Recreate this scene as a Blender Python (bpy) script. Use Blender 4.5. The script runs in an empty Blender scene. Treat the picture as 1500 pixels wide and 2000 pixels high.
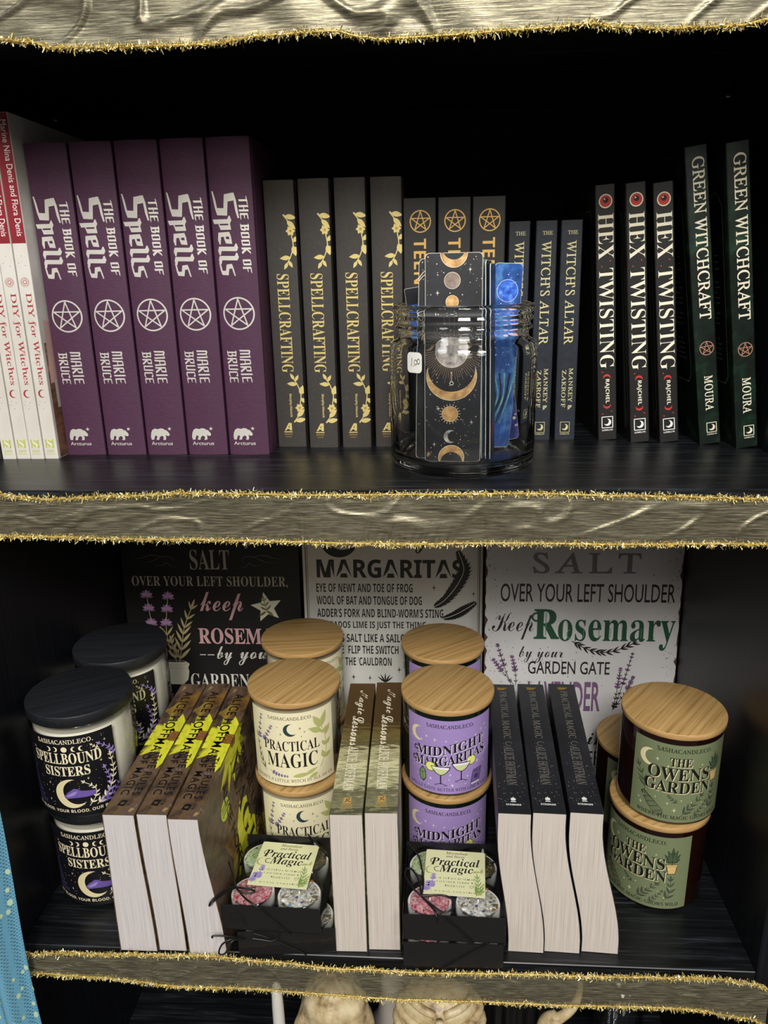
import bpy, bmesh, math, random
from mathutils import Vector, Matrix
from mathutils.geometry import tessellate_polygon
S = 0.001                      # everything below is written in millimetres
R = math.radians
C = bpy.context.scene.collection
scene = bpy.context.scene
random.seed(7)

# ------------------------------------------------------------------ camera, light, exposure
cam_d = bpy.data.cameras.new('camera')
cam = bpy.data.objects.new('camera', cam_d)
C.objects.link(cam)
cam_d.sensor_fit = 'VERTICAL'
cam_d.sensor_height = 20.0
cam_d.lens = 15.0
cam_d.clip_start = 0.01
right = Vector((0.997785, 0.0634765, -0.0198875))
up = Vector((0.0, 0.298974, 0.954261))
back = Vector((0.0665190, -0.952148, 0.298312))
m3 = Matrix((right, up, back)).transposed()
cam.matrix_world = Matrix.Translation((0, 0, 0.140)) @ m3.to_4x4()
scene.camera = cam

scene.view_settings.view_transform = 'Standard'
scene.view_settings.look = 'None'
scene.view_settings.gamma = 1.0
scene.view_settings.exposure = 0.05
scene.view_settings.use_curve_mapping = False
scene.cycles.transparent_max_bounces = 24
scene.cycles.max_bounces = 16
scene.cycles.transmission_bounces = 16
scene.cycles.glossy_bounces = 8

world = bpy.data.worlds.new('store_air')
scene.world = world
world.use_nodes = True
world.node_tree.nodes['Background'].inputs[0].default_value = (1.0, 0.98, 0.95, 1)
world.node_tree.nodes['Background'].inputs[1].default_value = 0.085

def area(name, loc, target, size, power, color):
    l = bpy.data.lights.new(name, 'AREA')
    l.shape = 'DISK'
    l.size = size
    l.energy = power
    l.color = color
    o = bpy.data.objects.new(name, l)
    C.objects.link(o)
    o.location = loc
    o.rotation_euler = (Vector(target) - Vector(loc)).to_track_quat('-Z', 'Y').to_euler()
    return o
area('ceiling_lamp_key', (0.0, -1.45, 1.46), (-0.03, 0.6, -0.2), 0.75, 60.0, (1.0, 0.965, 0.89))
area('ceiling_lamp_right', (1.15, -1.55, 1.45), (-0.1, 0.6, -0.1), 0.60, 20.0, (0.97, 0.97, 0.95))
area('added_fill_left', (-1.3, -1.0, 1.75), (-0.1, 0.6, -0.1), 0.60, 9.0, (0.9, 0.95, 1.0))  # extra weak lamp, added for more highlights in glass, tinsel and ribbon
area('added_fill_rear', (0.4, -3.2, 1.5), (0, 0.6, 0), 0.9, 8.0, (1.0, 0.96, 0.9))  # added far behind the camera for more glints and brighter sign tops

# ------------------------------------------------------------------ materials
def lin(c):
    if isinstance(c, str):
        c = tuple(int(c[i:i + 2], 16) / 255 for i in (0, 2, 4))
    return tuple(x / 12.92 if x <= 0.04045 else ((x + 0.055) / 1.055) ** 2.4 for x in c[:3]) + (1.0,)
MATS = {}
def newmat(name):
    m = bpy.data.materials.new(name)
    m.use_nodes = True
    MATS[name] = m
    nt = m.node_tree
    return m, nt, nt.nodes['Principled BSDF']
def flat(name, col, rough=0.5, metal=0.0, spec=0.5, coat=0.0):
    m, nt, b = newmat(name)
    b.inputs['Base Color'].default_value = lin(col)
    b.inputs['Roughness'].default_value = rough
    b.inputs['Metallic'].default_value = metal
    b.inputs['Specular IOR Level'].default_value = spec
    b.inputs['Coat Weight'].default_value = coat
    return m
def texco(nt, scale, coord='Object', rot=(0, 0, 0), loc=(0, 0, 0)):
    t = nt.nodes.new('ShaderNodeTexCoord')
    mp = nt.nodes.new('ShaderNodeMapping')
    mp.inputs['Scale'].default_value = scale
    mp.inputs['Rotation'].default_value = rot
    mp.inputs['Location'].default_value = loc
    nt.links.new(t.outputs[coord], mp.inputs['Vector'])
    return mp.outputs['Vector']
def noise(nt, vec, scale=1.0, detail=4.0, rough=0.55, dist=0.0):
    n = nt.nodes.new('ShaderNodeTexNoise')
    n.inputs['Scale'].default_value = scale
    n.inputs['Detail'].default_value = detail
    n.inputs['Roughness'].default_value = rough
    n.inputs['Distortion'].default_value = dist
    nt.links.new(vec, n.inputs['Vector'])
    return n.outputs['Fac']
def ramp(nt, fac, stops):
    r = nt.nodes.new('ShaderNodeValToRGB')
    e = r.color_ramp.elements
    e[0].position, e[0].color = stops[0][0], lin(stops[0][1])
    e[1].position, e[1].color = stops[-1][0], lin(stops[-1][1])
    for p, c in stops[1:-1]:
        k = e.new(p)
        k.color = lin(c)
    nt.links.new(fac, r.inputs['Fac'])
    return r.outputs['Color']
def bump(nt, b, fac, strength, dist=0.0005):
    n = nt.nodes.new('ShaderNodeBump')
    n.inputs['Strength'].default_value = strength
    n.inputs['Distance'].default_value = dist
    nt.links.new(fac, n.inputs['Height'])
    nt.links.new(n.outputs['Normal'], b.inputs['Normal'])
def mottled(name, scale, stops, rough=0.5, nscale=1.0, detail=5, spec=0.5, bmp=0.0, rot=(0, 0, 0), dist=0.0, metal=0.0, coat=0.0):
    m, nt, b = newmat(name)
    f = noise(nt, texco(nt, scale, rot=rot), nscale, detail, 0.6, dist)
    nt.links.new(ramp(nt, f, stops), b.inputs['Base Color'])
    b.inputs['Roughness'].default_value = rough
    b.inputs['Specular IOR Level'].default_value = spec
    b.inputs['Metallic'].default_value = metal
    b.inputs['Coat Weight'].default_value = coat
    if bmp:
        bump(nt, b, f, bmp)
    return m

# black wood-grain laminate of the bookcase (grain along x on shelves, along z on uprights)
mottled('black_laminate', (12, 240, 240), [(0.38, '0b0c0e'), (0.53, '15171a'), (0.62, '24272c'), (0.75, '454a54')], 0.36, 1.0, 6, 0.45, 0.25, dist=0.6)
mottled('black_laminate_upright', (330, 330, 9), [(0.35, '0a0b0f'), (0.6, '11131a'), (0.8, '1b1e28')], 0.42, 1.0, 5, 0.4, 0.2, dist=0.4)
mottled('black_back', (30, 30, 30), [(0.3, '0b0b0c'), (0.7, '101011')], 0.6, 1.0, 3, 0.25)
flat('steel', 'a8a8a8', 0.3, 1.0)
flat('floor_grey', '4a463f', 0.7)
# paper and cloth
mottled('pages', (2600, 14, 14), [(0.3, 'b0a69e'), (0.5, 'cec4bb'), (0.7, 'd8cfc7')], 0.8, 1.0, 3, 0.2, 0.5)
mottled('pages_white', (2600, 14, 14), [(0.3, 'b4adad'), (0.5, 'cec8c8'), (0.7, 'd9d4d4')], 0.8, 1.0, 3, 0.2, 0.5)
mottled('purple_cloth', (260, 260, 1500), [(0.3, '46283f'), (0.7, '503048')], 0.62, 1.0, 3, 0.35, 0.35)
flat('silver_foil', 'e6e2da', 0.32, 0.35)
mottled('charcoal_board', (300, 300, 300), [(0.3, '373331'), (0.7, '3e3a37')], 0.55, 1.0, 3, 0.4)
flat('gold_foil', 'e8d38a', 0.35, 0.3)
flat('gold_dark', 'b5964a', 0.4, 0.3)
flat('black_board', '2a2827', 0.5, 0, 0.4)
flat('orange_gold', 'e2b566', 0.4, 0.25)
mottled('navy_cover', (200, 200, 200), [(0.3, '20242c'), (0.7, '292e38')], 0.45, 1.0, 3, 0.4)
flat('pale_gold', 'd9cf9a', 0.45, 0.1)
flat('hex_black', '1f1e1d', 0.42, 0, 0.45)
flat('ivory', 'f4ecd4', 0.55)
flat('hex_red', 'c8352b', 0.5)
flat('ink', '121110', 0.55)
flat('white_print', 'f2f2ee', 0.55)
mottled('green_cover', (55, 55, 55), [(0.32, '060b09'), (0.5, '0c1b13'), (0.62, '163022'), (0.75, '2b4a33')], 0.4, 1.0, 6, 0.45)
flat('green_dark_panel', '0a0d0b', 0.4)
flat('pale_line', '9a9c86', 0.5)
flat('rose_gold', 'c79078', 0.45, 0.2)
flat('diy_white', 'e9e5de', 0.4)
flat('diy_red', '8d2430', 0.45)
flat('diy_text', 'a8343a', 0.5)
flat('diy_green', 'bcc465', 0.5)
flat('diy_pink', 'd9b3a8', 0.5)
mottled('diy_cover', (12, 12, 10), [(0.35, 'e4e1db'), (0.55, 'd2cdc4'), (0.7, 'bfb7ab')], 0.4, 1.0, 4)
mottled('diy_desk', (30, 30, 120), [(0.35, '5d3f30'), (0.55, '8a6248'), (0.75, 'c39a7c')], 0.45, 1.0, 4)
mottled('bark_cover', (75, 75, 45), [(0.3, '2a211d'), (0.43, '4b3d33'), (0.54, '70583f'), (0.62, '584b4c'), (0.72, 'b39256')], 0.38, 1.0, 8, 0.5, 0.2)
mottled('bark_gold', (40, 40, 22), [(0.38, '4c3526'), (0.5, '80602e'), (0.62, 'a8923c'), (0.75, '5f4326')], 0.38, 1.0, 7)
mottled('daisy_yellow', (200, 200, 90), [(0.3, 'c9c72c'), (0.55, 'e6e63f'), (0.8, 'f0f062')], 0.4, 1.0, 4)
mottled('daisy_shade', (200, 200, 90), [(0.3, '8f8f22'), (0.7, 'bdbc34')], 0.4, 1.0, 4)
mottled('daisy_heart', (400, 400, 400), [(0.3, '5d3c1a'), (0.6, '9c6a2c'), (0.8, 'c89848')], 0.5, 1.0, 4)
flat('sticker_yellow', 'd3e23a', 0.4)
def lessons_mat():
    m, nt, b = newmat('lessons_cover')
    v = texco(nt, (1, 1, 1))
    sx = nt.nodes.new('ShaderNodeSeparateXYZ')
    nt.links.new(v, sx.inputs[0])
    n = noise(nt, texco(nt, (60, 60, 260)), 1.0, 6, 0.6)
    ma = nt.nodes.new('ShaderNodeMath'); ma.operation = 'MULTIPLY_ADD'
    nt.links.new(n, ma.inputs[0]); ma.inputs[1].default_value = 0.085
    nt.links.new(sx.outputs['Z'], ma.inputs[2])
    mr = nt.nodes.new('ShaderNodeMapRange')
    mr.inputs[1].default_value = 0.0175; mr.inputs[2].default_value = 0.2275
    nt.links.new(ma.outputs[0], mr.inputs[0])
    c = ramp(nt, mr.outputs[0], [(0.0, '6f6c50'), (0.13, '565541'), (0.16, '8d8a68'), (0.24, '6d6a50'), (0.3, 'cfcb9e'),
                                 (0.34, '8f8b66'), (0.42, 'e0dcae'), (0.46, '9a9570'), (0.5, 'c2bd90'), (0.56, '5a5236'), (0.62, '77683c'), (0.72, '4e3c22'), (1.0, '5b4222')])
    nt.links.new(c, b.inputs['Base Color'])
    b.inputs['Roughness'].default_value = 0.4
lessons_mat()
def starry_mat():
    m, nt, b = newmat('night_cover')
    n = noise(nt, texco(nt, (25, 25, 14)), 1.0, 5, 0.6)
    nt.links.new(ramp(nt, n, [(0.3, '1b1c1f'), (0.55, '292a2f'), (0.75, '393b41')]), b.inputs['Base Color'])
    b.inputs['Roughness'].default_value = 0.36
starry_mat()
flat('night_letter', '77736a', 0.45)
flat('night_gold', '8a6d22', 0.5)
# candles
mottled('bamboo', (9, 300, 300), [(0.3, '92703f'), (0.45, 'b08d58'), (0.6, 'bd9a65'), (0.78, 'cbad78')], 0.5, 1.0, 5, 0.35, 0.12, rot=(0, 0, R(0)), dist=0.3)
mottled('bamboo_end', (60, 60, 900), [(0.35, 'b38a55'), (0.65, 'c6a06a')], 0.55, 1.0, 3, 0.3)
mottled('black_lid', (20, 420, 420), [(0.3, '17181c'), (0.7, '24262b')], 0.5, 1.0, 5, 0.45, 0.25)
m, nt, b = newmat('wax_cream')
b.inputs['Base Color'].default_value = lin('efe3bf'); b.inputs['Roughness'].default_value = 0.45
m, nt, b = newmat('wax_white')
b.inputs['Base Color'].default_value = lin('f8f2dc'); b.inputs['Roughness'].default_value = 0.45
flat('wax_plain', 'f0eeea', 0.45)
flat('label_black', '121116', 0.42)
flat('label_cream', 'ece3c0', 0.5)
flat('label_lilac', 'a189c4', 0.45)
flat('label_sage', '76805f', 0.45)
flat('letter_cream', 'f1e6c2', 0.5)
flat('moon_cream', 'e6d9ac', 0.5)
flat('violet', '6f58a6', 0.5)
flat('violet_light', '9c8ac9', 0.5)
flat('violet_dim', '3c3560', 0.5)
flat('teal_ink', '2b3f44', 0.5)
flat('leaf_pale', 'b3b574', 0.5)
flat('leaf_dark', '45503c', 0.5)
flat('sage_dark', '475a41', 0.5)
flat('lavender_ink', '7a6a9c', 0.5)
flat('text_brown', '5b5340', 0.5)
flat('lime', 'd7dd55', 0.5)
flat('lime_light', 'eceb9b', 0.5)
flat('drink', 'c9d59a', 0.5)
flat('crystal_green', '7c9a64', 0.5)
flat('lilac_dark', '7a61a6', 0.5)
flat('lilac_white', 'efe6f4', 0.5)
flat('terracotta', 'd7b877', 0.5)
m, nt, b = newmat('amber_glass')
b.inputs['Base Color'].default_value = lin('190906'); b.inputs['Roughness'].default_value = 0.08; b.inputs['Coat Weight'].default_value = 0.4
m, nt, b = newmat('green_glass')
b.inputs['Base Color'].default_value = lin('0b140e'); b.inputs['Roughness'].default_value = 0.07; b.inputs['Coat Weight'].default_value = 0.5

def glass(name, tint, edge, rough=0.02, ior=1.45, streak=0.0):
    """clear glass or film: lets light straight through, reflects by Fresnel, takes on its tint towards the edges"""
    m, nt, b = newmat(name)
    nt.nodes.remove(b)
    out = nt.nodes['Material Output']
    lw = nt.nodes.new('ShaderNodeLayerWeight'); lw.inputs['Blend'].default_value = 0.35
    mixc = nt.nodes.new('ShaderNodeMix'); mixc.data_type = 'RGBA'
    mixc.inputs[6].default_value = lin(tint); mixc.inputs[7].default_value = lin(edge)
    nt.links.new(lw.outputs['Facing'], mixc.inputs[0])
    tr = nt.nodes.new('ShaderNodeBsdfTransparent')
    nt.links.new(mixc.outputs[2], tr.inputs['Color'])
    gl = nt.nodes.new('ShaderNodeBsdfGlossy'); gl.inputs['Roughness'].default_value = rough
    fr = nt.nodes.new('ShaderNodeFresnel')
    ge = nt.nodes.new('ShaderNodeNewGeometry')           # same reflectance from inside and outside: a thin wall
    mr = nt.nodes.new('ShaderNodeMapRange'); mr.inputs[3].default_value = ior; mr.inputs[4].default_value = 1 / ior
    nt.links.new(ge.outputs['Backfacing'], mr.inputs[0]); nt.links.new(mr.outputs[0], fr.inputs['IOR'])
    mx = nt.nodes.new('ShaderNodeMixShader')
    nt.links.new(fr.outputs[0], mx.inputs[0]); nt.links.new(tr.outputs[0], mx.inputs[1]); nt.links.new(gl.outputs[0], mx.inputs[2])
    nt.links.new(mx.outputs[0], out.inputs['Surface'])
    return m
m, nt, b = newmat('jar_glass')
b.inputs['Base Color'].default_value = (0.985, 1.0, 0.99, 1); b.inputs['Roughness'].default_value = 0.0
b.inputs['Transmission Weight'].default_value = 1.0; b.inputs['IOR'].default_value = 1.48
glass('tumbler_glass', 'fefefe', 'e4e6e8', 0.04, 1.45)
glass('clear_film', 'fefefe', 'eceeef', 0.08, 1.35)
glass('cup_plastic', 'fefefe', 'eceeef', 0.05, 1.4)
# gift boxes
flat('box_black', '1b1b1c', 0.45, 0, 0.4)
flat('tag_paper', 'e2e3b4', 0.5)
flat('cord_black', '141414', 0.35)
flat('petal_red', 'a33a44', 0.5)
flat('petal_pink', 'd79aa4', 0.5)
flat('herb_green', '7f9a55', 0.6)
flat('herb_olive', '5d5c3a', 0.6)
flat('stone_brown', '7c5a2e', 0.3)
flat('glitter_silver', 'ecf2f6', 0.15, 0.9)
flat('glitter_gold', 'e0b34a', 0.2, 0.9)
flat('glitter_blue', '3d56e8', 0.2, 0.6)
flat('glitter_teal', '58b8d6', 0.2, 0.6)
flat('glitter_red', 'f0304a', 0.3, 0.3)
# signs
flat('sign_black', '1b1a19', 0.5, 0, 0.4)
flat('sign_stone', 'b9b0a0', 0.55)
flat('sign_white_letter', 'd8d5cc', 0.55)
flat('sign_pink', 'd9a9ad', 0.55)
flat('sign_mauve', 'b489b4', 0.55)
flat('sign_mauve_dark', '8a6690', 0.55)
flat('sign_khaki', 'b7a678', 0.55)
flat('sign_olive', '6d6644', 0.55)
flat('sign_ivory', 'dcd6bf', 0.55)
flat('sign_grey_line', '6c6a66', 0.55)
mottled('sign_silver', (14, 14, 14), [(0.3, 'cbcac5'), (0.7, 'd8d7d2')], 0.5, 1.0, 3)
mottled('sign_worn_white', (16, 16, 16), [(0.3, 'bfbec0'), (0.7, 'cbcacc')], 0.5, 1.0, 4)
flat('sign_ink', '1d1c1b', 0.5)
flat('sign_green', '1f4a33', 0.5)
flat('sign_green_light', '5f8a6c', 0.5)
flat('sign_plum', '6e5273', 0.5)
flat('sign_taupe', '7d7377', 0.5)
flat('sign_rust', '4a3028', 0.8)
# ribbon, tulle
def ribbon_mat():
    m, nt, b = newmat('gold_organza')
    out = nt.nodes['Material Output']
    f = noise(nt, texco(nt, (60, 300, 1500)), 1.0, 4, 0.7)
    nt.links.new(ramp(nt, f, [(0.3, '716c5c'), (0.5, '979079'), (0.66, 'beb697'), (0.78, 'f8eed0')]), b.inputs['Base Color'])
    b.inputs['Metallic'].default_value = 0.5
    b.inputs['Roughness'].default_value = 0.3
    bump(nt, b, f, 0.35, 0.0004)
    tr = nt.nodes.new('ShaderNodeBsdfTransparent')
    tr.inputs['Color'].default_value = (0.86, 0.83, 0.74, 1)
    mr = nt.nodes.new('ShaderNodeMapRange')
    mr.inputs[1].default_value = 0.3; mr.inputs[2].default_value = 0.72; mr.inputs[3].default_value = 0.28; mr.inputs[4].default_value = 0.82
    nt.links.new(f, mr.inputs[0])
    mx = nt.nodes.new('ShaderNodeMixShader')
    nt.links.new(mr.outputs[0], mx.inputs[0]); nt.links.new(tr.outputs[0], mx.inputs[1]); nt.links.new(b.outputs[0], mx.inputs[2])
    nt.links.new(mx.outputs[0], out.inputs['Surface'])
ribbon_mat()
flat('tinsel_gold', 'e8d47c', 0.3, 0.25)
flat('tinsel_bright', 'fbf2cc', 0.25, 0.15)
flat('tinsel_dark', 'b89a4e', 0.35, 0.4)
def tulle_mat():
    m, nt, b = newmat('teal_tulle')
    out = nt.nodes['Material Output']
    b.inputs['Base Color'].default_value = lin('68a3bf'); b.inputs['Roughness'].default_value = 0.6
    tr = nt.nodes.new('ShaderNodeBsdfTransparent'); tr.inputs['Color'].default_value = (0.85, 0.93, 0.97, 1)
    v = texco(nt, (1, 0.3, 1), rot=(0, R(38), 0))
    vo = nt.nodes.new('ShaderNodeTexVoronoi'); vo.inputs['Scale'].default_value = 420; vo.inputs['Randomness'].default_value = 0.0
    nt.links.new(v, vo.inputs['Vector'])
    mr = nt.nodes.new('ShaderNodeMapRange')
    mr.inputs[1].default_value = 0.3; mr.inputs[2].default_value = 0.42; mr.inputs[3].default_value = 0.45; mr.inputs[4].default_value = 1.0
    nt.links.new(vo.outputs['Distance'], mr.inputs[0])
    mx = nt.nodes.new('ShaderNodeMixShader')
    nt.links.new(mr.outputs[0], mx.inputs[0]); nt.links.new(tr.outputs[0], mx.inputs[1]); nt.links.new(b.outputs[0], mx.inputs[2])
    nt.links.new(mx.outputs[0], out.inputs['Surface'])
tulle_mat()
flat('tulle_dot', 'b9cfae', 0.5)
# bookmarks, sticker
mottled('night_sky', (40, 40, 40), [(0.35, '191a20'), (0.6, '25272e'), (0.8, '3a3b42')], 0.4, 1.0, 5)
mottled('moon_bronze', (160, 160, 160), [(0.3, '9a6a3c'), (0.55, 'd3a468'), (0.75, 'f0d3a0')], 0.45, 1.0, 4)
mottled('moon_grey', (130, 130, 130), [(0.36, '6c6468'), (0.5, 'b9b0aa'), (0.68, 'efe6dc')], 0.5, 1.0, 4)
mottled('moon_dim', (160, 160, 160), [(0.3, '6d5a50'), (0.7, 'a8968a')], 0.5, 1.0, 4)
flat('star_cream', 'f5e8c8', 0.5)
flat('ray_bronze', '8d745c', 0.5)
mottled('galaxy_violet', (70, 70, 45), [(0.3, '1a1a40'), (0.48, '3c3f8f'), (0.6, '6a67c4'), (0.75, 'b7a9e6')], 0.35, 1.0, 5)
mottled('galaxy_blue', (60, 60, 40), [(0.3, '10203c'), (0.5, '2b5aa8'), (0.65, '6fa6dc'), (0.8, 'bfe6ea')], 0.35, 1.0, 5)
mottled('planet_blue', (220, 220, 220), [(0.35, '1d3fae'), (0.55, '3f79e6'), (0.75, '9ecbff')], 0.4, 1.0, 4)
mottled('aqua_art', (60, 60, 60), [(0.3, '2c5660'), (0.5, '6fb0b4'), (0.7, 'cfeae4')], 0.35, 1.0, 5)
flat('card_edge', 'e4dfd4', 0.5)
flat('kraft', 'b98f62', 0.6)
flat('blossom', 'ecc7d2', 0.5)
flat('flower_red', 'a8443f', 0.5)
flat('sticker_white', 'ecebe4', 0.5)
flat('pen_grey', '4a4a4a', 0.5)
# things on the bottom shelf
mottled('resin_bone', (70, 70, 70), [(0.3, '6e5636'), (0.45, 'b9a27a'), (0.65, 'd8c9a4')], 0.45, 1.0, 5, bmp=0.2)
flat('bowl_white', 'cfc8bf', 0.4)
flat('bowl_black', '241f1c', 0.4)
flat('wax_black', '101011', 0.35)
flat('wand_white', 'd9d6cf', 0.5)

# ------------------------------------------------------------------ mesh building
class MB:
    """collects shapes (in mm) and links them as ONE mesh object"""
    def __init__(self):
        self.v = []; self.f = []; self.fm = []; self.sm = []; self.names = []
    def mi(self, name):
        if name not in self.names:
            self.names.append(name)
        return self.names.index(name)
    def add(self, verts, faces, mat, smooth=False):
        o = len(self.v)
        self.v.extend((p[0] * S, p[1] * S, p[2] * S) for p in verts)
        k = self.mi(mat)
        for f in faces:
            self.f.append([o + i for i in f]); self.fm.append(k); self.sm.append(smooth)
    def box(self, x0, x1, y0, y1, z0, z1, mat, bev=0.0, seg=2):
        bm = bmesh.new()
        bmesh.ops.create_cube(bm, size=1.0)
        for v in bm.verts:
            v.co = Vector(((x0 + x1) / 2 + v.co.x * (x1 - x0), (y0 + y1) / 2 + v.co.y * (y1 - y0), (z0 + z1) / 2 + v.co.z * (z1 - z0)))
        if bev:
            bmesh.ops.bevel(bm, geom=bm.edges[:], offset=bev, segments=seg, affect='EDGES', profile=0.5)
        self.bm(bm, mat)
    def bm(self, bm, mat, smooth=False, xf=None):
        bm.verts.index_update()
        vs = [(xf @ v.co if xf else v.co) for v in bm.verts]
        self.add([tuple(v) for v in vs], [[v.index for v in f.verts] for f in bm.faces], mat, smooth)
        bm.free()
    def lathe(self, prof, mat, n=64, c=(0, 0), smooth=True, mats=None):
        """prof: (r, z) from bottom to top on the outside"""
        vs = []
        for r, z in prof:
            for i in range(n):
                a = 2 * math.pi * i / n
                vs.append((c[0] + r * math.sin(a), c[1] - r * math.cos(a), z))
        for j in range(len(prof) - 1):
            fs = [[j * n + i, j * n + (i + 1) % n, (j + 1) * n + (i + 1) % n, (j + 1) * n + i] for i in range(n)]
            if j == 0:
                base = len(self.v)
                self.add(vs, [], mat)
            mm = self.mi(mats[j] if mats else mat)
            for f in fs:
                self.f.append([base + i for i in f]); self.fm.append(mm); self.sm.append(smooth)
        for j, flip in ((0, True), (len(prof) - 1, False)):
            if prof[j][0] > 1e-6:
                f = [base + j * n + i for i in range(n)]
                self.f.append(f[::-1] if flip else f)
                self.fm.append(self.mi((mats[0] if flip else mats[-1]) if mats else mat)); self.sm.append(False)
    def tube(self, pts, r, mat, n=8, closed=False, caps=True):
        pts = [Vector(p) for p in pts]
        m = len(pts)
        rs = r if isinstance(r, (list, tuple)) else [r] * m
        vs = []; ref = None
        for i, p in enumerate(pts):
            a = pts[(i - 1) % m] if (closed or i > 0) else p
            b = pts[(i + 1) % m] if (closed or i < m - 1) else p
            t = (b - a).normalized()
            if ref is None:
                ref = t.orthogonal().normalized()
            ref = (ref - ref.dot(t) * t)
            if ref.length < 1e-6:
                ref = t.orthogonal()
            ref.normalize()
            bn = t.cross(ref)
            for k in range(n):
                an = 2 * math.pi * k / n
                vs.append(tuple(p + rs[i] * (math.cos(an) * ref + math.sin(an) * bn)))
        fs = []
        for i in range(m if closed else m - 1):
            j = (i + 1) % m
            for k in range(n):
                l = (k + 1) % n
                fs.append([i * n + k, i * n + l, j * n + l, j * n + k])
        if not closed and caps:
            fs.append(list(range(n))[::-1]); fs.append([(m - 1) * n + k for k in range(n)])
        self.add(vs, fs, mat, True)
    def prism(self, poly, z0, z1, mat, axis='z', smooth=False):
        n = len(poly)
        def P(a, b, h):
            return {'z': (a, b, h), 'y': (a, h, b), 'x': (h, a, b)}[axis]
        vs = [P(a, b, z0) for a, b in poly] + [P(a, b, z1) for a, b in poly]
        fs = [[i, (i + 1) % n, n + (i + 1) % n, n + i] for i in range(n)]
        tri = tessellate_polygon([[Vector((a, b, 0)) for a, b in poly]])
        fs += [[t[0], t[1], t[2]] for t in tri] + [[n + t[2], n + t[1], n + t[0]] for t in tri]
        self.add(vs, fs, mat, smooth)
    def grid(self, fn, nu, nv, mat, smooth=True):
        vs = [fn(i / nu, j / nv) for j in range(nv + 1) for i in range(nu + 1)]
        w = nu + 1
        self.add(vs, [[j * w + i, j * w + i + 1, (j + 1) * w + i + 1, (j + 1) * w + i] for j in range(nv) for i in range(nu)], mat, smooth)
    def build(self, name, parent=None, loc=None, rot=None, fix=False):
        me = bpy.data.meshes.new(name)
        me.from_pydata(self.v, [], self.f)
        for k in self.names:
            me.materials.append(MATS[k])
        me.polygons.foreach_set('material_index', self.fm)
        me.polygons.foreach_set('use_smooth', self.sm)
        me.update()
        if fix:
            bm = bmesh.new(); bm.from_mesh(me)
            bmesh.ops.recalc_face_normals(bm, faces=bm.faces[:])
            bm.to_mesh(me); bm.free()
        o = bpy.data.objects.new(name, me)
        C.objects.link(o)
        if parent:
            o.parent = parent
        if loc:
            o.location = [c * S for c in loc]
        if rot:
            o.rotation_euler = [R(c) for c in rot]
        return o

def thing(name, loc=(0, 0, 0), rot=(0, 0, 0)):
    o = bpy.data.objects.new(name, None)
    o.empty_display_size = 0.02
    C.objects.link(o)
    o.location = [c * S for c in loc]
    o.rotation_euler = [R(c) for c in rot]
    return o
def tag(o, label, cat, group=None, kind=None):
    o['label'] = label; o['category'] = cat
    if group: o['group'] = group
    if kind: o['kind'] = kind
    return o
def copy_tree(o, parent=None):
    c = o.copy(); C.objects.link(c)
    if parent: c.parent = parent
    for ch in [x for x in KIDS.get(o.name, [])]:
        copy_tree_child(ch, c)
    return c
KIDS = {}
def kids(o):
    """remember a prototype's children (o.children is slow in a big file)"""
    KIDS[o.name] = list(o.children)
    for c in o.children:
        kids(c)
    return o
def copy_tree_child(o, parent):
    c = o.copy(); C.objects.link(c); c.parent = parent
    for ch in KIDS.get(o.name, []):
        copy_tree_child(ch, c)
def place(o, loc, rot=(0, 0, 0)):
    o.location = [c * S for c in loc]; o.rotation_euler = [R(c) for c in rot]
    return o

# ------------------------------------------------------------------ flat artwork: lettering and printed shapes
UP = {'serif': (0x1d400, 0x1d41a), 'ital': (0x1d434, 0x1d44e), 'bital': (0x1d468, 0x1d482), 'script': (0x1d4d0, 0x1d4ea), 'bsans': (0x1d5d4, 0x1d5ee), 'sans': None, 'isans': (0x1d608, 0x1d622), 'roman': (0x1d434, 0x1d44e)}
GLY = {}
def glyphs(s, style, off=0.0, sp=1.0):
    key = (s, style, off, sp)
    if key in GLY:
        return GLY[key]
    t = s
    if UP.get(style):
        a, b = UP[style]
        t = ''.join(chr(a + ord(c) - 65) if 'A' <= c <= 'Z' else chr(b + ord(c) - 97) if 'a' <= c <= 'z' else c for c in s)
        if style in ('ital', 'roman'):
            t = t.replace(chr(0x1d455), '\u210e')
    cu = bpy.data.curves.new('lettering', 'FONT')
    cu.body = t; cu.resolution_u = 3; cu.offset = off; cu.space_character = sp
    ob = bpy.data.objects.new('lettering', cu)
    C.objects.link(ob)
    dg = bpy.context.evaluated_depsgraph_get()
    me = ob.evaluated_get(dg).to_mesh()
    vs = [(v.co.x, v.co.y) for v in me.vertices]
    fs = [list(p.vertices) for p in me.polygons]
    ob.evaluated_get(dg).to_mesh_clear()
    bpy.data.objects.remove(ob); bpy.data.curves.remove(cu)
    if style == 'roman':                    # the slanted light face set upright
        vs = [(a - 0.277 * b, b) for a, b in vs]
    xs = [v[0] for v in vs]; ys = [v[1] for v in vs]
    x0, y0 = min(xs), min(ys)
    w, h = max(xs) - x0, max(ys) - y0
    GLY[key] = ([((x - x0) / w, (y - y0) / h) for x, y in vs], fs, w, h)
    return GLY[key]

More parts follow.
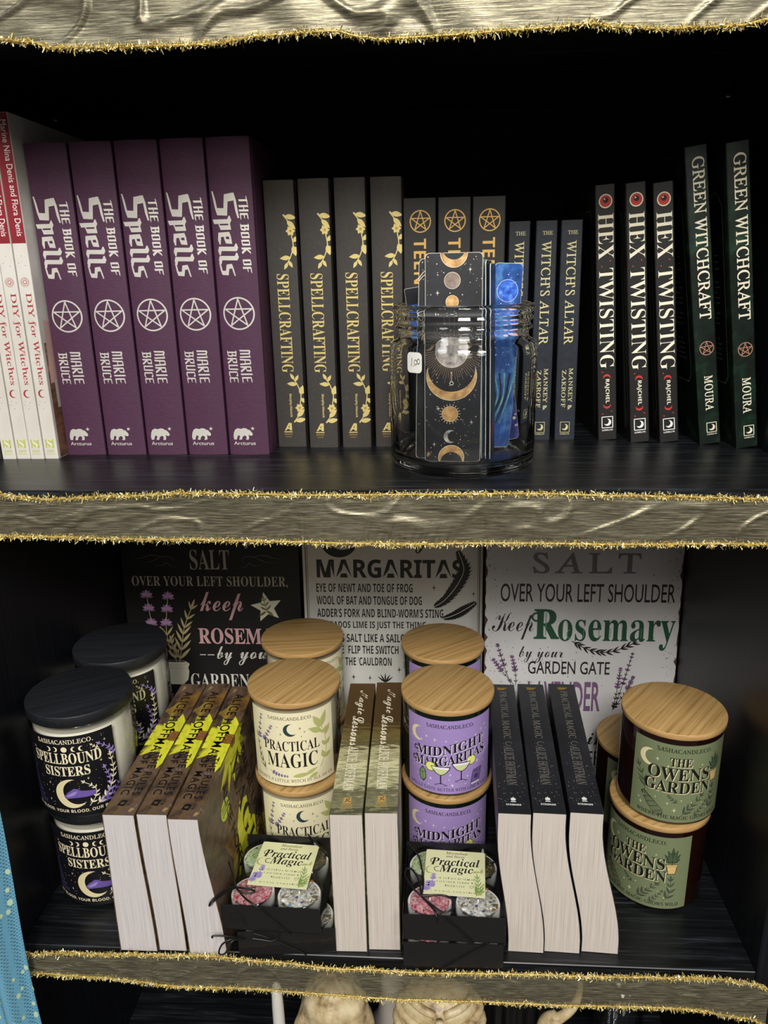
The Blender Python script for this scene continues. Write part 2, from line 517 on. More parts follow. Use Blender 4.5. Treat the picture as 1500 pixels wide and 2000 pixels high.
GOTH = {  # angular black-letter strokes on a 0..w by 0..1 field
    'S': (.62, [[(.6, .98), (.08, .9), (.12, .56), (.52, .5), (.5, .14), (.02, .04)]]),
    'p': (.5, [[(.02, .74), (.16, .66), (.16, -.08)], [(.16, .66), (.42, .7), (.42, .22), (.18, .14)]]),
    'e': (.48, [[(.44, .12), (.12, .16), (.1, .66), (.42, .7), (.4, .44), (.12, .4)]]),
    'l': (.3, [[(.02, .98), (.16, .9), (.14, .14), (.32, .08)]]),
    's': (.46, [[(.44, .76), (.1, .68), (.12, .46), (.4, .4), (.38, .14), (.02, .08)]]),
    'T': (.6, [[(.0, .86), (.6, .94)], [(.3, .94), (.3, .04)]]),
    'H': (.6, [[(.1, 1), (.1, .0)], [(.5, 1), (.5, 0)], [(.1, .5), (.5, .56)]]),
    'E': (.5, [[(.5, .92), (.1, .9), (.1, .1), (.52, .12)], [(.1, .52), (.42, .54)]]),
    'B': (.56, [[(.0, .92), (.46, .88), (.4, .54), (.5, .46), (.44, .08), (.0, .06)], [(.12, .9), (.12, .08)], [(.12, .5), (.4, .52)]]),
    'O': (.58, [[(.1, .88), (.48, .92), (.48, .1), (.1, .06), (.1, .88)]]),
    'K': (.58, [[(.12, 1), (.12, 0)], [(.52, .96), (.16, .5), (.54, .02)]]),
    'F': (.5, [[(.52, .92), (.1, .9), (.1, .0)], [(.1, .5), (.42, .54)]]),
    'M': (.78, [[(.08, .02), (.1, .92), (.38, .84), (.38, .06)], [(.38, .84), (.68, .92), (.7, .02)]]),
    'A': (.58, [[(.06, .0), (.12, .9), (.46, .92), (.52, .0)], [(.12, .42), (.48, .46)]]),
    'R': (.58, [[(.1, .0), (.1, .9), (.48, .92), (.46, .54), (.14, .48), (.54, .02)]]),
    'I': (.28, [[(.14, 1), (.14, 0)]]),
    'U': (.58, [[(.1, .98), (.1, .1), (.48, .08), (.5, .98)]]),
    'C': (.52, [[(.5, .82), (.4, .92), (.1, .88), (.1, .1), (.42, .06), (.52, .18)]]),
    ' ': (.3, []),
}
def catmull(pts, n=8):
    out = []
    for i in range(len(pts) - 1):
        p0 = pts[max(i - 1, 0)]; p1 = pts[i]; p2 = pts[i + 1]; p3 = pts[min(i + 2, len(pts) - 1)]
        for k in range(n):
            t = k / n
            out.append(tuple(0.5 * (2 * p1[d] + (p2[d] - p0[d]) * t + (2 * p0[d] - 5 * p1[d] + 4 * p2[d] - p3[d]) * t * t + (3 * p1[d] - p0[d] - 3 * p2[d] + p3[d]) * t ** 3) for d in range(len(p1))))
    out.append(tuple(pts[-1]))
    return out

class Art:
    """polygons with a material and a layer in a flat frame of millimetres"""
    def __init__(self):
        self.items = []
    def tri(self, vs, fs, mat, layer):
        self.items.append((vs, fs, mat, layer))
    def poly(self, pts, mat, layer=1):
        if len(pts) < 3:
            return
        t = tessellate_polygon([[Vector((p[0], p[1], 0)) for p in pts]])
        self.tri([tuple(p) for p in pts], [list(x) for x in t], mat, layer)
    def rect(self, x0, y0, x1, y1, mat, layer=1, nx=1, ny=1):
        vs = [(x0 + (x1 - x0) * i / nx, y0 + (y1 - y0) * j / ny) for j in range(ny + 1) for i in range(nx + 1)]
        w = nx + 1
        self.tri(vs, [[j * w + i, j * w + i + 1, (j + 1) * w + i + 1, (j + 1) * w + i] for j in range(ny) for i in range(nx)], mat, layer)
    def circle(self, cx, cy, r, mat, layer=1, n=28, ry=None):
        ry = ry or r
        self.poly([(cx + r * math.cos(2 * math.pi * i / n), cy + ry * math.sin(2 * math.pi * i / n)) for i in range(n)], mat, layer)
    def ring(self, cx, cy, r, w, mat, layer=1, n=40, a0=0, a1=360, ry=None):
        ry = ry or r
        k = ry / r
        vs = []
        for i in range(n + 1):
            a = R(a0 + (a1 - a0) * i / n)
            for q in (r - w / 2, r + w / 2):
                vs.append((cx + q * math.cos(a), cy + k * q * math.sin(a)))
        self.tri(vs, [[2 * i, 2 * i + 1, 2 * i + 3, 2 * i + 2] for i in range(n)], mat, layer)
    def stroke(self, pts, w, mat, layer=1, taper=False, smooth=0, join=True):
        if smooth:
            pts = catmull(pts, smooth)
        n = len(pts)
        for i in range(n - 1):
            a, b = Vector(pts[i][:2]), Vector(pts[i + 1][:2])
            d = b - a
            if d.length < 1e-6:
                continue
            nn = Vector((-d.y, d.x)).normalized()
            def ww(k):
                if not taper: return w / 2
                t = k / (n - 1)
                return w / 2 * (max(0.12, 1 - t) if taper == 1 else max(0.15, math.sin(math.pi * t)))
            wa, wb = ww(i), ww(i + 1)
            self.tri([tuple(a + nn * wa), tuple(a - nn * wa), tuple(b - nn * wb), tuple(b + nn * wb)], [[0, 1, 2, 3]], mat, layer)
            if join and i > 0:
                self.circle(a.x, a.y, wa, mat, layer, 8)
    def star(self, cx, cy, r, mat, layer=1, n=5, inner=0.4, rot=90):
        self.poly([(cx + (r if i % 2 == 0 else r * inner) * math.cos(R(rot + 180 * i / n)), cy + (r if i % 2 == 0 else r * inner) * math.sin(R(rot + 180 * i / n))) for i in range(2 * n)], mat, layer)
    def spark(self, cx, cy, r, mat, layer=1, ry=None):
        ry = ry or r * 1.25
        q = 0.16 * r
        self.poly([(cx + r, cy), (cx + q, cy + q), (cx, cy + ry), (cx - q, cy + q), (cx - r, cy), (cx - q, cy - q), (cx, cy - ry), (cx + q, cy - q)], mat, layer)
    def pentagram(self, cx, cy, r, w, mat, layer=1):
        self.ring(cx, cy, r, w * 1.15, mat, layer)
        p = [(cx + 0.93 * r * math.cos(R(90 + 144 * i)), cy + 0.93 * r * math.sin(R(90 + 144 * i))) for i in range(6)]
        self.stroke(p, w, mat, layer, join=False)
    def crescent(self, cx, cy, r, mat, layer=1, rot=0, k=0.78, d=0.42):
        """horns point towards rot (degrees)"""
        pts = []
        ca = math.acos(max(-1, min(1, (r * r + (d * r) ** 2 - (k * r) ** 2) / (2 * r * d * r))))
        n = 26
        for i in range(n + 1):
            a = ca + (2 * math.pi - 2 * ca) * i / n
            pts.append((r * math.cos(a), r * math.sin(a)))
        e = pts[-1]
        b0 = math.atan2(e[1], e[0] - d * r)
        for i in range(1, n):
            a = b0 + (-2 * math.pi - 2 * b0) * i / n
            pts.append((d * r + k * r * math.cos(a), k * r * math.sin(a)))
        c, s = math.cos(R(rot)), math.sin(R(rot))
        self.poly([(cx + x * c - y * s, cy + x * s + y * c) for x, y in pts], mat, layer)
    def leaf(self, x, y, ang, L, w, mat, layer=1):
        c, s = math.cos(R(ang)), math.sin(R(ang))
        pts = [(L * t, w / 2 * math.sin(math.pi * t ** 0.8)) for t in (0, .15, .35, .55, .75, .9, 1)]
        pts += [(L * t, -w / 2 * math.sin(math.pi * t ** 0.8)) for t in (.9, .75, .55, .35, .15)]
        self.poly([(x + a * c - b * s, y + a * s + b * c) for a, b in pts], mat, layer)
    def sprig(self, pts, L, w, mat, layer=1, stem=0.4, every=None, spread=38, taper=True, smat=None, tip=True, sides=(1, -1)):
        p = catmull(pts, 10)
        self.stroke(p, stem, smat or mat, layer, join=False)
        n = every or 6
        for i in range(n):
            t = (i + 0.8) / n
            k = min(int(t * (len(p) - 1)), len(p) - 2)
            a = math.degrees(math.atan2(p[k + 1][1] - p[k][1], p[k + 1][0] - p[k][0]))
            q = (1 - 0.5 * t) if taper else 1
            for sgn in sides:
                self.leaf(p[k][0], p[k][1], a + sgn * spread, L * q, w * q, mat, layer)
        if tip:
            k = len(p) - 1
            a = math.degrees(math.atan2(p[k][1] - p[k - 1][1], p[k][0] - p[k - 1][0]))
            self.leaf(p[k][0], p[k][1], a, L * .6, w * .7, mat, layer)
    def lavender(self, pts, h, mat, layer=1, stem='leaf_dark', sw=0.35, b=1.4):
        p = catmull(pts, 10)
        self.stroke(p, sw, stem, layer, join=False)
        k = len(p)
        a0 = int(k * (1 - h))
        n = 6
        for i in range(n):
            j = min(k - 2, a0 + int((k - 1 - a0) * i / (n - 1)))
            a = math.degrees(math.atan2(p[j + 1][1] - p[j][1], p[j + 1][0] - p[j][0]))
            q = 1.15 - 0.6 * i / n
            for s in (50, -50, 0):
                self.leaf(p[j][0], p[j][1], a + s, 2.1 * b * q, 1.1 * b * q, mat, layer + (0 if s else 0))
    def text(self, s, style, x, y, w, h, mat, layer=1, rot=0, off=0.0, sp=1.0, warp=None, align='c', fitw=None):
        """(x, y): middle of the lower edge of its box before rotation; w None keeps the letters' own proportion"""
        vs, fs, gw, gh = glyphs(s, style, off, sp)
        if w is None:
            w = gw / gh * h
        c, sn = math.cos(R(rot)), math.sin(R(rot))
        out = []
        ox = {'c': -w / 2, 'l': 0, 'r': -w}[align]
        for a, b in vs:
            X, Y = ox + a * w, b * h
            if warp:
                X, Y = warp(X, Y)
            out.append((x + X * c - Y * sn, y + X * sn + Y * c))
        self.tri(out, fs, mat, layer)
    def gothic(self, s, x, y, w, h, mat, layer=1, rot=0, pen=0.17, gap=0.1):
        tot = sum(GOTH[c][0] + gap for c in s) - gap
        k = w / tot
        c, sn = math.cos(R(rot)), math.sin(R(rot))
        X = 0.0
        for ch in s:
            gw, st = GOTH[ch]
            for ln in st:
                self.gstroke([(X + px, py) for px, py in ln], pen, k, h, x, y, c, sn, mat, layer)
            X += gw + gap
    def gstroke(self, ln, pen, k, h, x, y, c, sn, mat, layer):
        # broad-nib stroke: sweep a slanted nib along the line
        q = pen / 2
        nib = [(q, q * .9), (-q, -q * .1), (-q, -q * .9), (q, q * .1)]
        for (ax, ay), (bx, by) in zip(ln[:-1], ln[1:]):
            pts = [(ax + n[0], ay + n[1] * .7) for n in nib] + [(bx + n[0], by + n[1] * .7) for n in nib]
            hull = convex(pts)
            out = []
            for a, b in hull:
                X, Y = a * k, b * h
                out.append((x + X * c - Y * sn, y + X * sn + Y * c))
            self.poly(out, mat, layer)
    def sub(self, other, dx=0, dy=0, sc=1.0, rot=0, mat=None, lay=0, flip=1):
        c, s = math.cos(R(rot)) * sc, math.sin(R(rot)) * sc
        for vs, fs, m, l in other.items:
            self.tri([(dx + flip * a * c - b * s, dy + flip * a * s + b * c) for a, b in vs], fs, mat or m, l + lay)
    def cut(self, step, axis=0):
        """slices everything at regular intervals so that it can follow a curve"""
        new = []
        for vs, fs, m, l in self.items:
            lo = min(v[axis] for v in vs); hi = max(v[axis] for v in vs)
            k0, k1 = math.floor(lo / step), math.ceil(hi / step)
            if k1 - k0 <= 1:
                new.append((vs, fs, m, l)); continue
            bm = bmesh.new()
            bv = [bm.verts.new((a, b, 0)) for a, b in vs]
            for f in fs:
                try:
                    bm.faces.new([bv[i] for i in f])
                except ValueError:
                    pass
            for k in range(k0 + 1, k1):
                co = Vector((k * step, 0, 0)) if axis == 0 else Vector((0, k * step, 0))
                no = Vector((1, 0, 0)) if axis == 0 else Vector((0, 1, 0))
                bmesh.ops.bisect_plane(bm, geom=bm.verts[:] + bm.edges[:] + bm.faces[:], plane_co=co, plane_no=no)
            bm.verts.index_update()
            new.append(([(v.co.x, v.co.y) for v in bm.verts], [[v.index for v in f.verts] for f in bm.faces], m, l))
            bm.free()
        self.items = new
        return self
    def clip(self, x0, y0, x1, y1):
        new = []
        for vs, fs, m, l in self.items:
            if min(v[0] for v in vs) >= x0 and max(v[0] for v in vs) <= x1 and min(v[1] for v in vs) >= y0 and max(v[1] for v in vs) <= y1:
                new.append((vs, fs, m, l)); continue
            bm = bmesh.new()
            bv = [bm.verts.new((a, b, 0)) for a, b in vs]
            for f in fs:
                try:
                    bm.faces.new([bv[i] for i in f])
                except ValueError:
                    pass
            for co, no in (((x0, 0, 0), (-1, 0, 0)), ((x1, 0, 0), (1, 0, 0)), ((0, y0, 0), (0, -1, 0)), ((0, y1, 0), (0, 1, 0))):
                bmesh.ops.bisect_plane(bm, geom=bm.verts[:] + bm.edges[:] + bm.faces[:], plane_co=co, plane_no=no, clear_outer=True)
            bm.verts.index_update()
            if bm.faces:
                new.append(([(v.co.x, v.co.y) for v in bm.verts], [[v.index for v in f.verts] for f in bm.faces], m, l))
            bm.free()
        self.items = new
        return self
    def onto(self, mb, fn, base=0.03, step=0.035):
        """fn(x, y, offset) -> point; every face is turned to look along +offset"""
        for k, (vs, fs, m, l) in enumerate(self.items):
            o = base + step * l + 0.0026 * (k % 12)      # a hair's breadth between overlapping prints
            out = [fn(a, b, o) for a, b in vs]
            fixed = []
            for f in fs:
                ar = 0.0
                for i in range(len(f)):
                    a, b = vs[f[i]], vs[f[(i + 1) % len(f)]]
                    ar += a[0] * b[1] - a[1] * b[0]
                if abs(ar) < 1e-9:
                    continue
                fixed.append(f if ar > 0 else f[::-1])
            mb.add(out, fixed, m)
def convex(pts):
    pts = sorted(set(pts))
    def half(ps):
        h = []
        for p in ps:
            while len(h) >= 2 and (h[-1][0] - h[-2][0]) * (p[1] - h[-2][1]) - (h[-1][1] - h[-2][1]) * (p[0] - h[-2][0]) <= 0:
                h.pop()
            h.append(p)
        return h
    a = half(pts); b = half(pts[::-1])
    return a[:-1] + b[:-1]
def arc_warp(k, slope=0.0):
    """bends a line of text: k > 0 lifts its ends"""
    return lambda X, Y: (X, Y + k * X * X + slope * X)
def cyl(r, rot=0.0):
    return lambda x, y, o: ((r + o) * math.sin(x / r + R(rot)), -(r + o) * math.cos(x / r + R(rot)), y)

# ------------------------------------------------------------------ the bookcase
XL, XR, YF, YB = -353.5, 257.8, 496.0, 800.0       # inner faces of the sides, front edge, back panel
LOW = -404.0
bookcase = tag(thing('bookcase', (0, YF, -1100)), 'tall black wood-grain bookcase whose open shelves hold everything in view', 'bookcase')
def bc(name, *a):
    mb = MB()
    mb.box(*a[:6], a[6], 0.6, 1)
    o = mb.build(name, bookcase)
    o.location = (0, -YF * S, 1100 * S)
    return o
bc('side_panel', XL - 16.5, XL, YF, YB + 6, -1100, 640, 'black_laminate_upright')
bc('side_panel', XR, XR + 16.5, YF, YB + 6, -1100, 640, 'black_laminate_upright')
bc('back_panel', XL, XR, YB, YB + 5, -1099, 640, 'black_back')
for z in (284, -18, LOW - 18, -700):
    bc('shelf', XL + .05, XR - .05, YF + 1, YB - .05, z, z + 18, 'black_laminate')
bc('top_panel', XL + .05, XR - .05, YF + 1, YB - .05, 622, 640, 'black_laminate')
for x, y, z in ((XL, 762, 279), (XR, 760, 279), (XL, 735, -24), (XR, 735, -24), (XL, 560, 279), (XR, 560, 279)):
    mb = MB()
    sx = 1 if x < 0 else -1
    mb.tube([(x, y, z), (x + sx * 7, y, z)], 2.4, 'steel', 10)
    o = mb.build('shelf_pin', bookcase); o.location = (0, -YF * S, 1100 * S)
fl = MB(); fl.box(-1500, 1500, -2500, 1200, -1120, -1100, 'floor_grey')
fo = fl.build('floor'); fo['kind'] = 'structure'
tag(fo, 'grey shop floor in front of the bookcase', 'floor', kind='structure')

# ------------------------------------------------------------------ books
def strip(mb, outer, t, z0, z1, mat, smooth=False):
    n = len(outer)
    inner = []
    for i in range(n):
        a = Vector(outer[max(i - 1, 0)]); b = Vector(outer[min(i + 1, n - 1)])
        d = (b - a).normalized()
        nn = Vector((-d.y, d.x))             # path runs left side -> spine -> right side, inside on its left
        inner.append((outer[i][0] + nn.x * t, outer[i][1] + nn.y * t))
    vs = [(x, y, z0) for x, y in outer] + [(x, y, z1) for x, y in outer] + [(x, y, z0) for x, y in inner] + [(x, y, z1) for x, y in inner]
    fs = []
    for i in range(n - 1):
        fs += [[i, i + 1, n + i + 1, n + i], [2 * n + i + 1, 2 * n + i, 3 * n + i, 3 * n + i + 1],
               [n + i, n + i + 1, 3 * n + i + 1, 3 * n + i], [i + 1, i, 2 * n + i, 2 * n + i + 1]]
    for i in (0, n - 1):
        fs.append([i, n + i, 3 * n + i, 2 * n + i] if i == 0 else [n + i, i, 2 * n + i, 3 * n + i])
    mb.add(vs, fs, mat, smooth)
def pages(mb, xl, xr, y0, y1, z0, z1, mat, n=12):
    vs = []
    for i in range(n + 1):
        y = y0 + (y1 - y0) * i / n
        for x in (xl(y), xr(y)):
            for z in (z0, z1):
                vs.append((x, y, z))
    fs = []
    for i in range(n):
        a, b = 4 * i, 4 * i + 4
        fs += [[a, b, b + 1, a + 1], [a + 2, a + 3, b + 3, b + 2], [a, a + 2, b + 2, b], [a + 1, b + 1, b + 3, a + 3]]
    fs += [[0, 1, 3, 2], [4 * n, 4 * n + 2, 4 * n + 3, 4 * n + 1]]
    mb.add(vs, fs, mat)
def book(name, T, H, D, cover, page, spine=None, left=None, rightart=None, hard=0.0, xl=None, xr=None, board=0.45, sq=0.4):
    """origin at the lower left corner of the spine; the spine looks towards -y"""
    root = thing(name)
    xl = xl or (lambda y: 0.0)
    xr = xr or (lambda y: T)
    mb = MB()
    n = 12
    ys = [D * (1 - i / n) ** 1.4 for i in range(n)]
    if hard:
        sp = lambda x: 0.5 - hard * (1 - ((x - T / 2) / (T / 2)) ** 2)
        outer = [(xl(y), y) for y in ys if y > 9] + [(0, 8.0), (1.0, 5.5), (1.0, 4.0), (.2, 2.2)] + [(T * i / 12 + (.5 if i == 0 else -.5 if i == 12 else 0), sp(T * i / 12)) for i in range(13)]
        outer += [(T - .2, 2.2), (T - 1.0, 4.0), (T - 1.0, 5.5), (T, 8.0)] + [(xr(y), y) for y in ys[::-1] if y > 9]
    else:
        sp = lambda x: 0.0
        outer = [(xl(y), y) for y in ys if y > 1.2] + [(xl(0) + .02, .9), (xl(0) + .25, .25), (xl(0) + .9, 0.0), (T - .9, 0.0), (T - .25, .25), (T - .02, .9)] + [(xr(y), y) for y in ys[::-1] if y > 1.2]
    strip(mb, outer, board, 0, H, cover)
    if spine:
        spine.onto(mb, lambda x, z, o: (x, sp(x) - o, z), 0.05)
    if left:
        left.onto(mb, lambda a, z, o: (xl(D - a) - o, D - a, z), 0.05)
    if rightart:
        rightart.onto(mb, lambda a, z, o: (xr(a) + o, a, z), 0.05)
    mb.build('cover', root)
    pb = MB()
    e = 0.06
    pages(pb, lambda y: xl(y) + board + e, lambda y: xr(y) - board - e, board + 0.1 + (2.0 if hard else 0), D - (3.0 if hard else 0.5), sq, H - sq, page)
    pb.build('page_block', root)
    return kids(root)

ORD = ['first', 'second', 'third', 'fourth', 'fifth']
def llewellyn(a, x, z, w, mat, frame=True, layer=1):
    h = w * 1.05
    if frame:
        a.stroke([(x - w / 2, z), (x + w / 2, z), (x + w / 2, z + h), (x - w / 2, z + h), (x - w / 2, z)], w * .07, mat, layer)
    a.crescent(x + w * .02, z + h * .5, w * .34, mat, layer, 150, .8, .5)
    a.text('LLEWELLYN', 'bsans', x, z - w * .3, w, w * .15, mat, layer)

# white paperbacks at the left wall
a = Art()
T = 11.3
a.rect(.3, 166, T - .3, 254.7, 'diy_red')
a.text('Marine Nina Denis and Flora Denis', 'sans', 5.0, 210.5, 79, 4.6, 'white_print', 2, -90, 0, 1.0)
a.circle(5.6, 138, 1.5, 'diy_text'); 
for i in range(16):
    c_, s_ = math.cos(i * math.pi / 8), math.sin(i * math.pi / 8)
    a.stroke([(5.6 + 2.1 * c_, 138 + 2.1 * s_), (5.6 + 3.7 * c_, 138 + 3.7 * s_)], .35, 'diy_text')
a.circle(5.6, 138, 1.0, 'diy_white', 2)
a.text('DIY for Witches', 'roman', 3.4, 95, 70, 6.2, 'diy_text', 1, -90, 0.006)
a.crescent(5.8, 53, 3.2, 'diy_text', 1, 0, .86, .3)
for dx, dz in ((2, 44), (7, 46), (5, 41), (8, 150), (3, 152), (6, 157), (7.6, 128), (3, 47)):
    a.circle(dx, dz, .28, 'diy_text', 1, 8)
for k in range(2):
    for q in range(2):
        a.rect(2.2 + q * 3.6, 9 + k * 3.6, 5.4 + q * 3.6, 12.3 + k * 3.6, 'diy_green')
a.text('S', 'serif', 5.6, 8.9, 4.2, 7.4, 'diy_white', 2)
a.text('stash', 'bsans', 5.6, 5.6, 6.6, 2.4, 'diy_green')
a.text('BOOKS', 'sans', 5.6, 3.4, 6.6, 1.5, 'diy_green')
cov = Art()
cov.rect(4, 0.4, 195, 92, 'diy_desk', 1)
cov.poly([(6, 60), (60, 66), (120, 58), (190, 70), (195, 100), (110, 118), (40, 100), (8, 110)], 'diy_pink', 2)
for i in range(6):
    cov.rect(12 + i * 7, 40, 17 + i * 7, 62 + (i % 3) * 5, 'pages', 3)
diy = book('paperback_book', T, 255, 196, 'diy_cover', 'pages_white', a, None, cov)
diy.children[0].data.materials[0] = MATS['diy_cover']
for i in range(4):
    o = diy if i == 0 else copy_tree(diy)
    place(o, (-353.3 + 11.85 * i, 592 + (i % 2) * .6, 0))
    tag(o, 'white paperback with red lettering, %s from the left wall, beside the purple books' % ORD[i], 'book', 'white paperbacks at the left wall')

# purple cloth hardcovers
T = 33.0
a = Art()
a.gothic('pells', 3.4, 181, 40.5, 15.5, 'silver_foil', 1, -90, .19, .1)
a.gothic('S', 2.4, 197.5, 15, 18.5, 'silver_foil', 1, -90, .21)
a.gothic('THE BOOK OF', 22.2, 195, 53, 6.6, 'silver_foil', 1, -90, .19, .14)
a.pentagram(16.2, 111.5, 11.8, 1.0, 'silver_foil')
a.gothic('MARIE', 14.6, 84, 25, 8.8, 'silver_foil', 1, -90, .15, .1)
a.gothic('BRUCE', 4.4, 83, 24, 8.0, 'silver_foil', 1, -90, .15, .1)
bear = [(0, 0), (2.2, 0), (3, 2.4), (3.6, 3.6), (5.2, 3.2), (4.8, 1.6), (4.2, 0), (6.6, 0), (7.2, 2.2), (8.8, 3.4), (10.2, 3.0), (10.6, 1.4), (9.8, 0), (12.2, 0), (12.6, 1.8), (12.2, 4.2), (13.2, 3.4), (15, 3.2), (15.8, 4.2), (15.4, 5.6), (14.2, 7.0), (13.2, 8.2), (12.2, 8.0), (11, 9.2), (8.6, 9.6), (6.2, 8.8), (3.6, 9.4), (1.4, 8.2), (.2, 5.8), (-.4, 2.6)]
a.poly([(4.6 + x, 12.4 + y) for x, y in bear], 'silver_foil')
a.star(20.6, 21.5, 1.7, 'silver_foil')
a.text('Arcturus', 'sans', 13.2, 8.0, 18, 2.9, 'silver_foil', 1, 0, 0.01)
a.cut(3.0)
purple = book('hardcover_book', T, 236, 158, 'purple_cloth', 'pages', a, hard=1.8, board=2.6, sq=3.0)
wh = ['beside the white paperbacks', 'second from the white paperbacks', 'in the middle of its purple row', 'second from the charcoal books', 'beside the charcoal books']
for i in range(5):
    o = purple if i == 0 else copy_tree(purple)
    place(o, (-305.6 + 34.5 * i, 607 - .5 * i, 0), (0, 0, (0.1, -.1, .05, 0, -.4)[i]))
    tag(o, 'thick purple hardcover with silver lettering and star circle, %s' % wh[i], 'book', 'purple hardcovers')

# charcoal hardcovers with golden flowers
T = 24.4
a = Art()
def vine(a, x, z, fl, mat):
    a.stroke([(x - 9.5, z + 17 * fl), (x - 4.5, z + 10 * fl), (x - 3.6, z + 2 * fl), (x - 2.6, z - 6 * fl), (x - 5, z - 14 * fl), (x - 8.6, z - 20 * fl)], .8, mat, 1, False, 6)
    for dx, dz, an, L, w in ((-8, 16, -10, 9, 4), (-6.5, 12.5, -45, 9, 4), (-9, 17.5, -62, 5, 1.2), (-2.8, -3, 40, 7, 3.4), (-3, -8, -20, 6, 4), (-2.8, -6, -75, 8, 4.4),
                              (-5.4, -14.6, 185, 8.4, 3.6), (-7.6, -18.5, 240, 6, 2.6), (-6.8, -17.2, 300, 6, 2.6)):
        a.leaf(x + dx, z + fl * dz, an * fl, L, w, mat, 1)
    for an in range(0, 360, 60):
        a.leaf(x - 4.2, z + 5 * fl, an, 3.8, 2.8, mat, 1)
    a.circle(x - 4.2, z + 5 * fl, 1.0, 'gold_dark', 2)
vine(a, 24.2, 167, 1, 'gold_foil')
vine(a, 24.2, 38, -1, 'gold_foil')
a.clip(.5, 0, 24.1, 209)
a.text('SPELLCRAFTING', 'serif', 7.0, 101.2, 77.5, 9.8, 'gold_foil', 1, -90, -0.004)
a.text('Murphy-Hiscock', 'bsans', 11.4, 35, 19.5, 2.6, 'gold_foil', 1, -90)
a.poly([(6.4, 14), (10, 20.4), (12.6, 20.4), (12.6, 14), (10.6, 14), (10.6, 15.2), (8.6, 15.2), (8, 14)], 'gold_foil')
a.poly([(9.5, 16.6), (10.6, 16.6), (10.6, 18.6)], 'charcoal_board', 2)
a.rect(5.8, 12.4, 13, 13.2, 'gold_foil')
a.text('adams', 'bsans', 9.4, 10.2, 6.8, 1.6, 'gold_dark'); a.text('media', 'sans', 9.4, 8.2, 5.2, 1.2, 'gold_dark')
a.cut(3.0)
spell = book('hardcover_book', T, 209, 140, 'charcoal_board', 'pages', a, hard=.9, board=2.4, sq=2.8)
wh = ['beside the last purple book', 'second from the purple books', 'third from the purple books', 'partly behind the glass jar']
for i, (x, y, rz) in enumerate(((-133, 633, -.6), (-105.4, 629, 0), (-77.6, 629, .3), (-49.9, 631, 0))):
    o = spell if i == 0 else copy_tree(spell)
    place(o, (x, y, 0), (0, 0, rz))
    tag(o, 'charcoal hardcover with golden flowers and tall gold lettering, %s' % wh[i], 'book', 'charcoal hardcovers with gold flowers')

# black books with a gold star circle
T = 25.6
a = Art()
a.pentagram(13.4, 177, 7.9, .75, 'orange_gold')
a.text('TEEN', 'bsans', 8.2, 147.3, 34, 9.6, 'orange_gold', 1, -90, -0.004)
teen = book('paperback_book', T, 194, 140, 'black_board', 'pages', a)
wh = ['beside the charcoal floral books', 'behind the middle of the glass jar', 'beside the navy books']
for i, x in enumerate((-25.0, 2.0, 28.9)):
    o = teen if i == 0 else copy_tree(teen)
    place(o, (x, 640 + (i == 2), 0))
    tag(o, 'black book with gold star circle and gold letters, %s' % wh[i], 'book', 'black books with a gold star circle')

# navy books
T = 17.0
a = Art()
a.text('THE', 'roman', 9.4, 165.5, 8.0, 2.8, 'pale_gold', 1, 0, 0.01)
a.text("WITCH'S ALTAR", 'roman', 5.0, 120.5, 81, 7.6, 'pale_gold', 1, -90, 0.008, 1.06)
a.text('MANKEY &', 'roman', 10.2, 43, 35, 3.4, 'pale_gold', 1, -90, 0.008, 1.08)
a.text('ZAKROFF', 'roman', 4.6, 43.4, 31, 3.4, 'pale_gold', 1, -90, 0.008, 1.08)
a.rect(4.6, 6.6, 12.2, 15.4, 'navy_cover', 1); a.stroke([(4.6, 6.6), (12.2, 6.6), (12.2, 15.4), (4.6, 15.4), (4.6, 6.6)], .35, 'pale_gold', 2)
a.crescent(8.4, 11, 2.7, 'pale_gold', 2, 150, .8, .5)
a.text('LLEWELLYN', 'bsans', 8.4, 4.6, 7.6, 1.1, 'pale_gold')
altar = book('paperback_book', T, 176, 128, 'navy_cover', 'pages', a)
wh = ['beside the black star-circle books', 'between its two navy twins', 'beside the red-eyed black books']
for i, (x, ry) in enumerate(((58.3, 0), (80.6, -.35), (101.6, -.8))):
    o = altar if i == 0 else copy_tree(altar)
    place(o, (x, 653, 0), (0, ry, 0))
    tag(o, 'slim navy paperback with pale gold capitals, %s' % wh[i], 'book', 'navy paperbacks')

# black books with a red eye
T = 15.4
a = Art()
a.circle(8.0, 189, 5.2, 'ivory', 1, 36); a.circle(8.0, 189, 4.3, 'hex_red', 2, 36); a.circle(8.1, 189.6, 2.0, 'ink', 3); a.circle(7.3, 190.4, .6, 'white_print', 4, 12)
a.text('HEX', 'serif', 2.2, 163, 34, 11.6, 'ivory', 1, -90, -0.008)
a.text('TWISTING', 'serif', 2.2, 99.5, 79, 11.6, 'ivory', 1, -90, -0.008)
for x, z in ((11.2, 144.5), (4.6, 140.5), (4.2, 57), (11.4, 24), (4.0, 22)):
    a.circle(x, z, .55, 'hex_red', 1, 10)
a.crescent(7.6, 52.2, 3.0, 'hex_red', 1, -90, 1.0, .55); a.crescent(7.6, 29.4, 3.0, 'hex_red', 1, 90, 1.0, .55)
a.text('RAJCHEL', 'bsans', 5.8, 41, 20, 3.9, 'ivory', 1, -90, -0.006)
llewellyn(a, 7.7, 10.2, 8.8, 'white_print')
lf = Art()
for w, q in ((8, 0), (11, 2)):
    lf.stroke([(141 - w, 10), (141 - w, 178), (135 - w, 184), (20, 184)], .4, 'pale_line', 1)
lf.stroke([(138, 14), (136, 24), (140, 26), (138, 176), (133, 176), (132, 182)], .4, 'pale_line', 1)
hexb = book('paperback_book', T, 201, 147, 'hex_black', 'pages', a, lf)
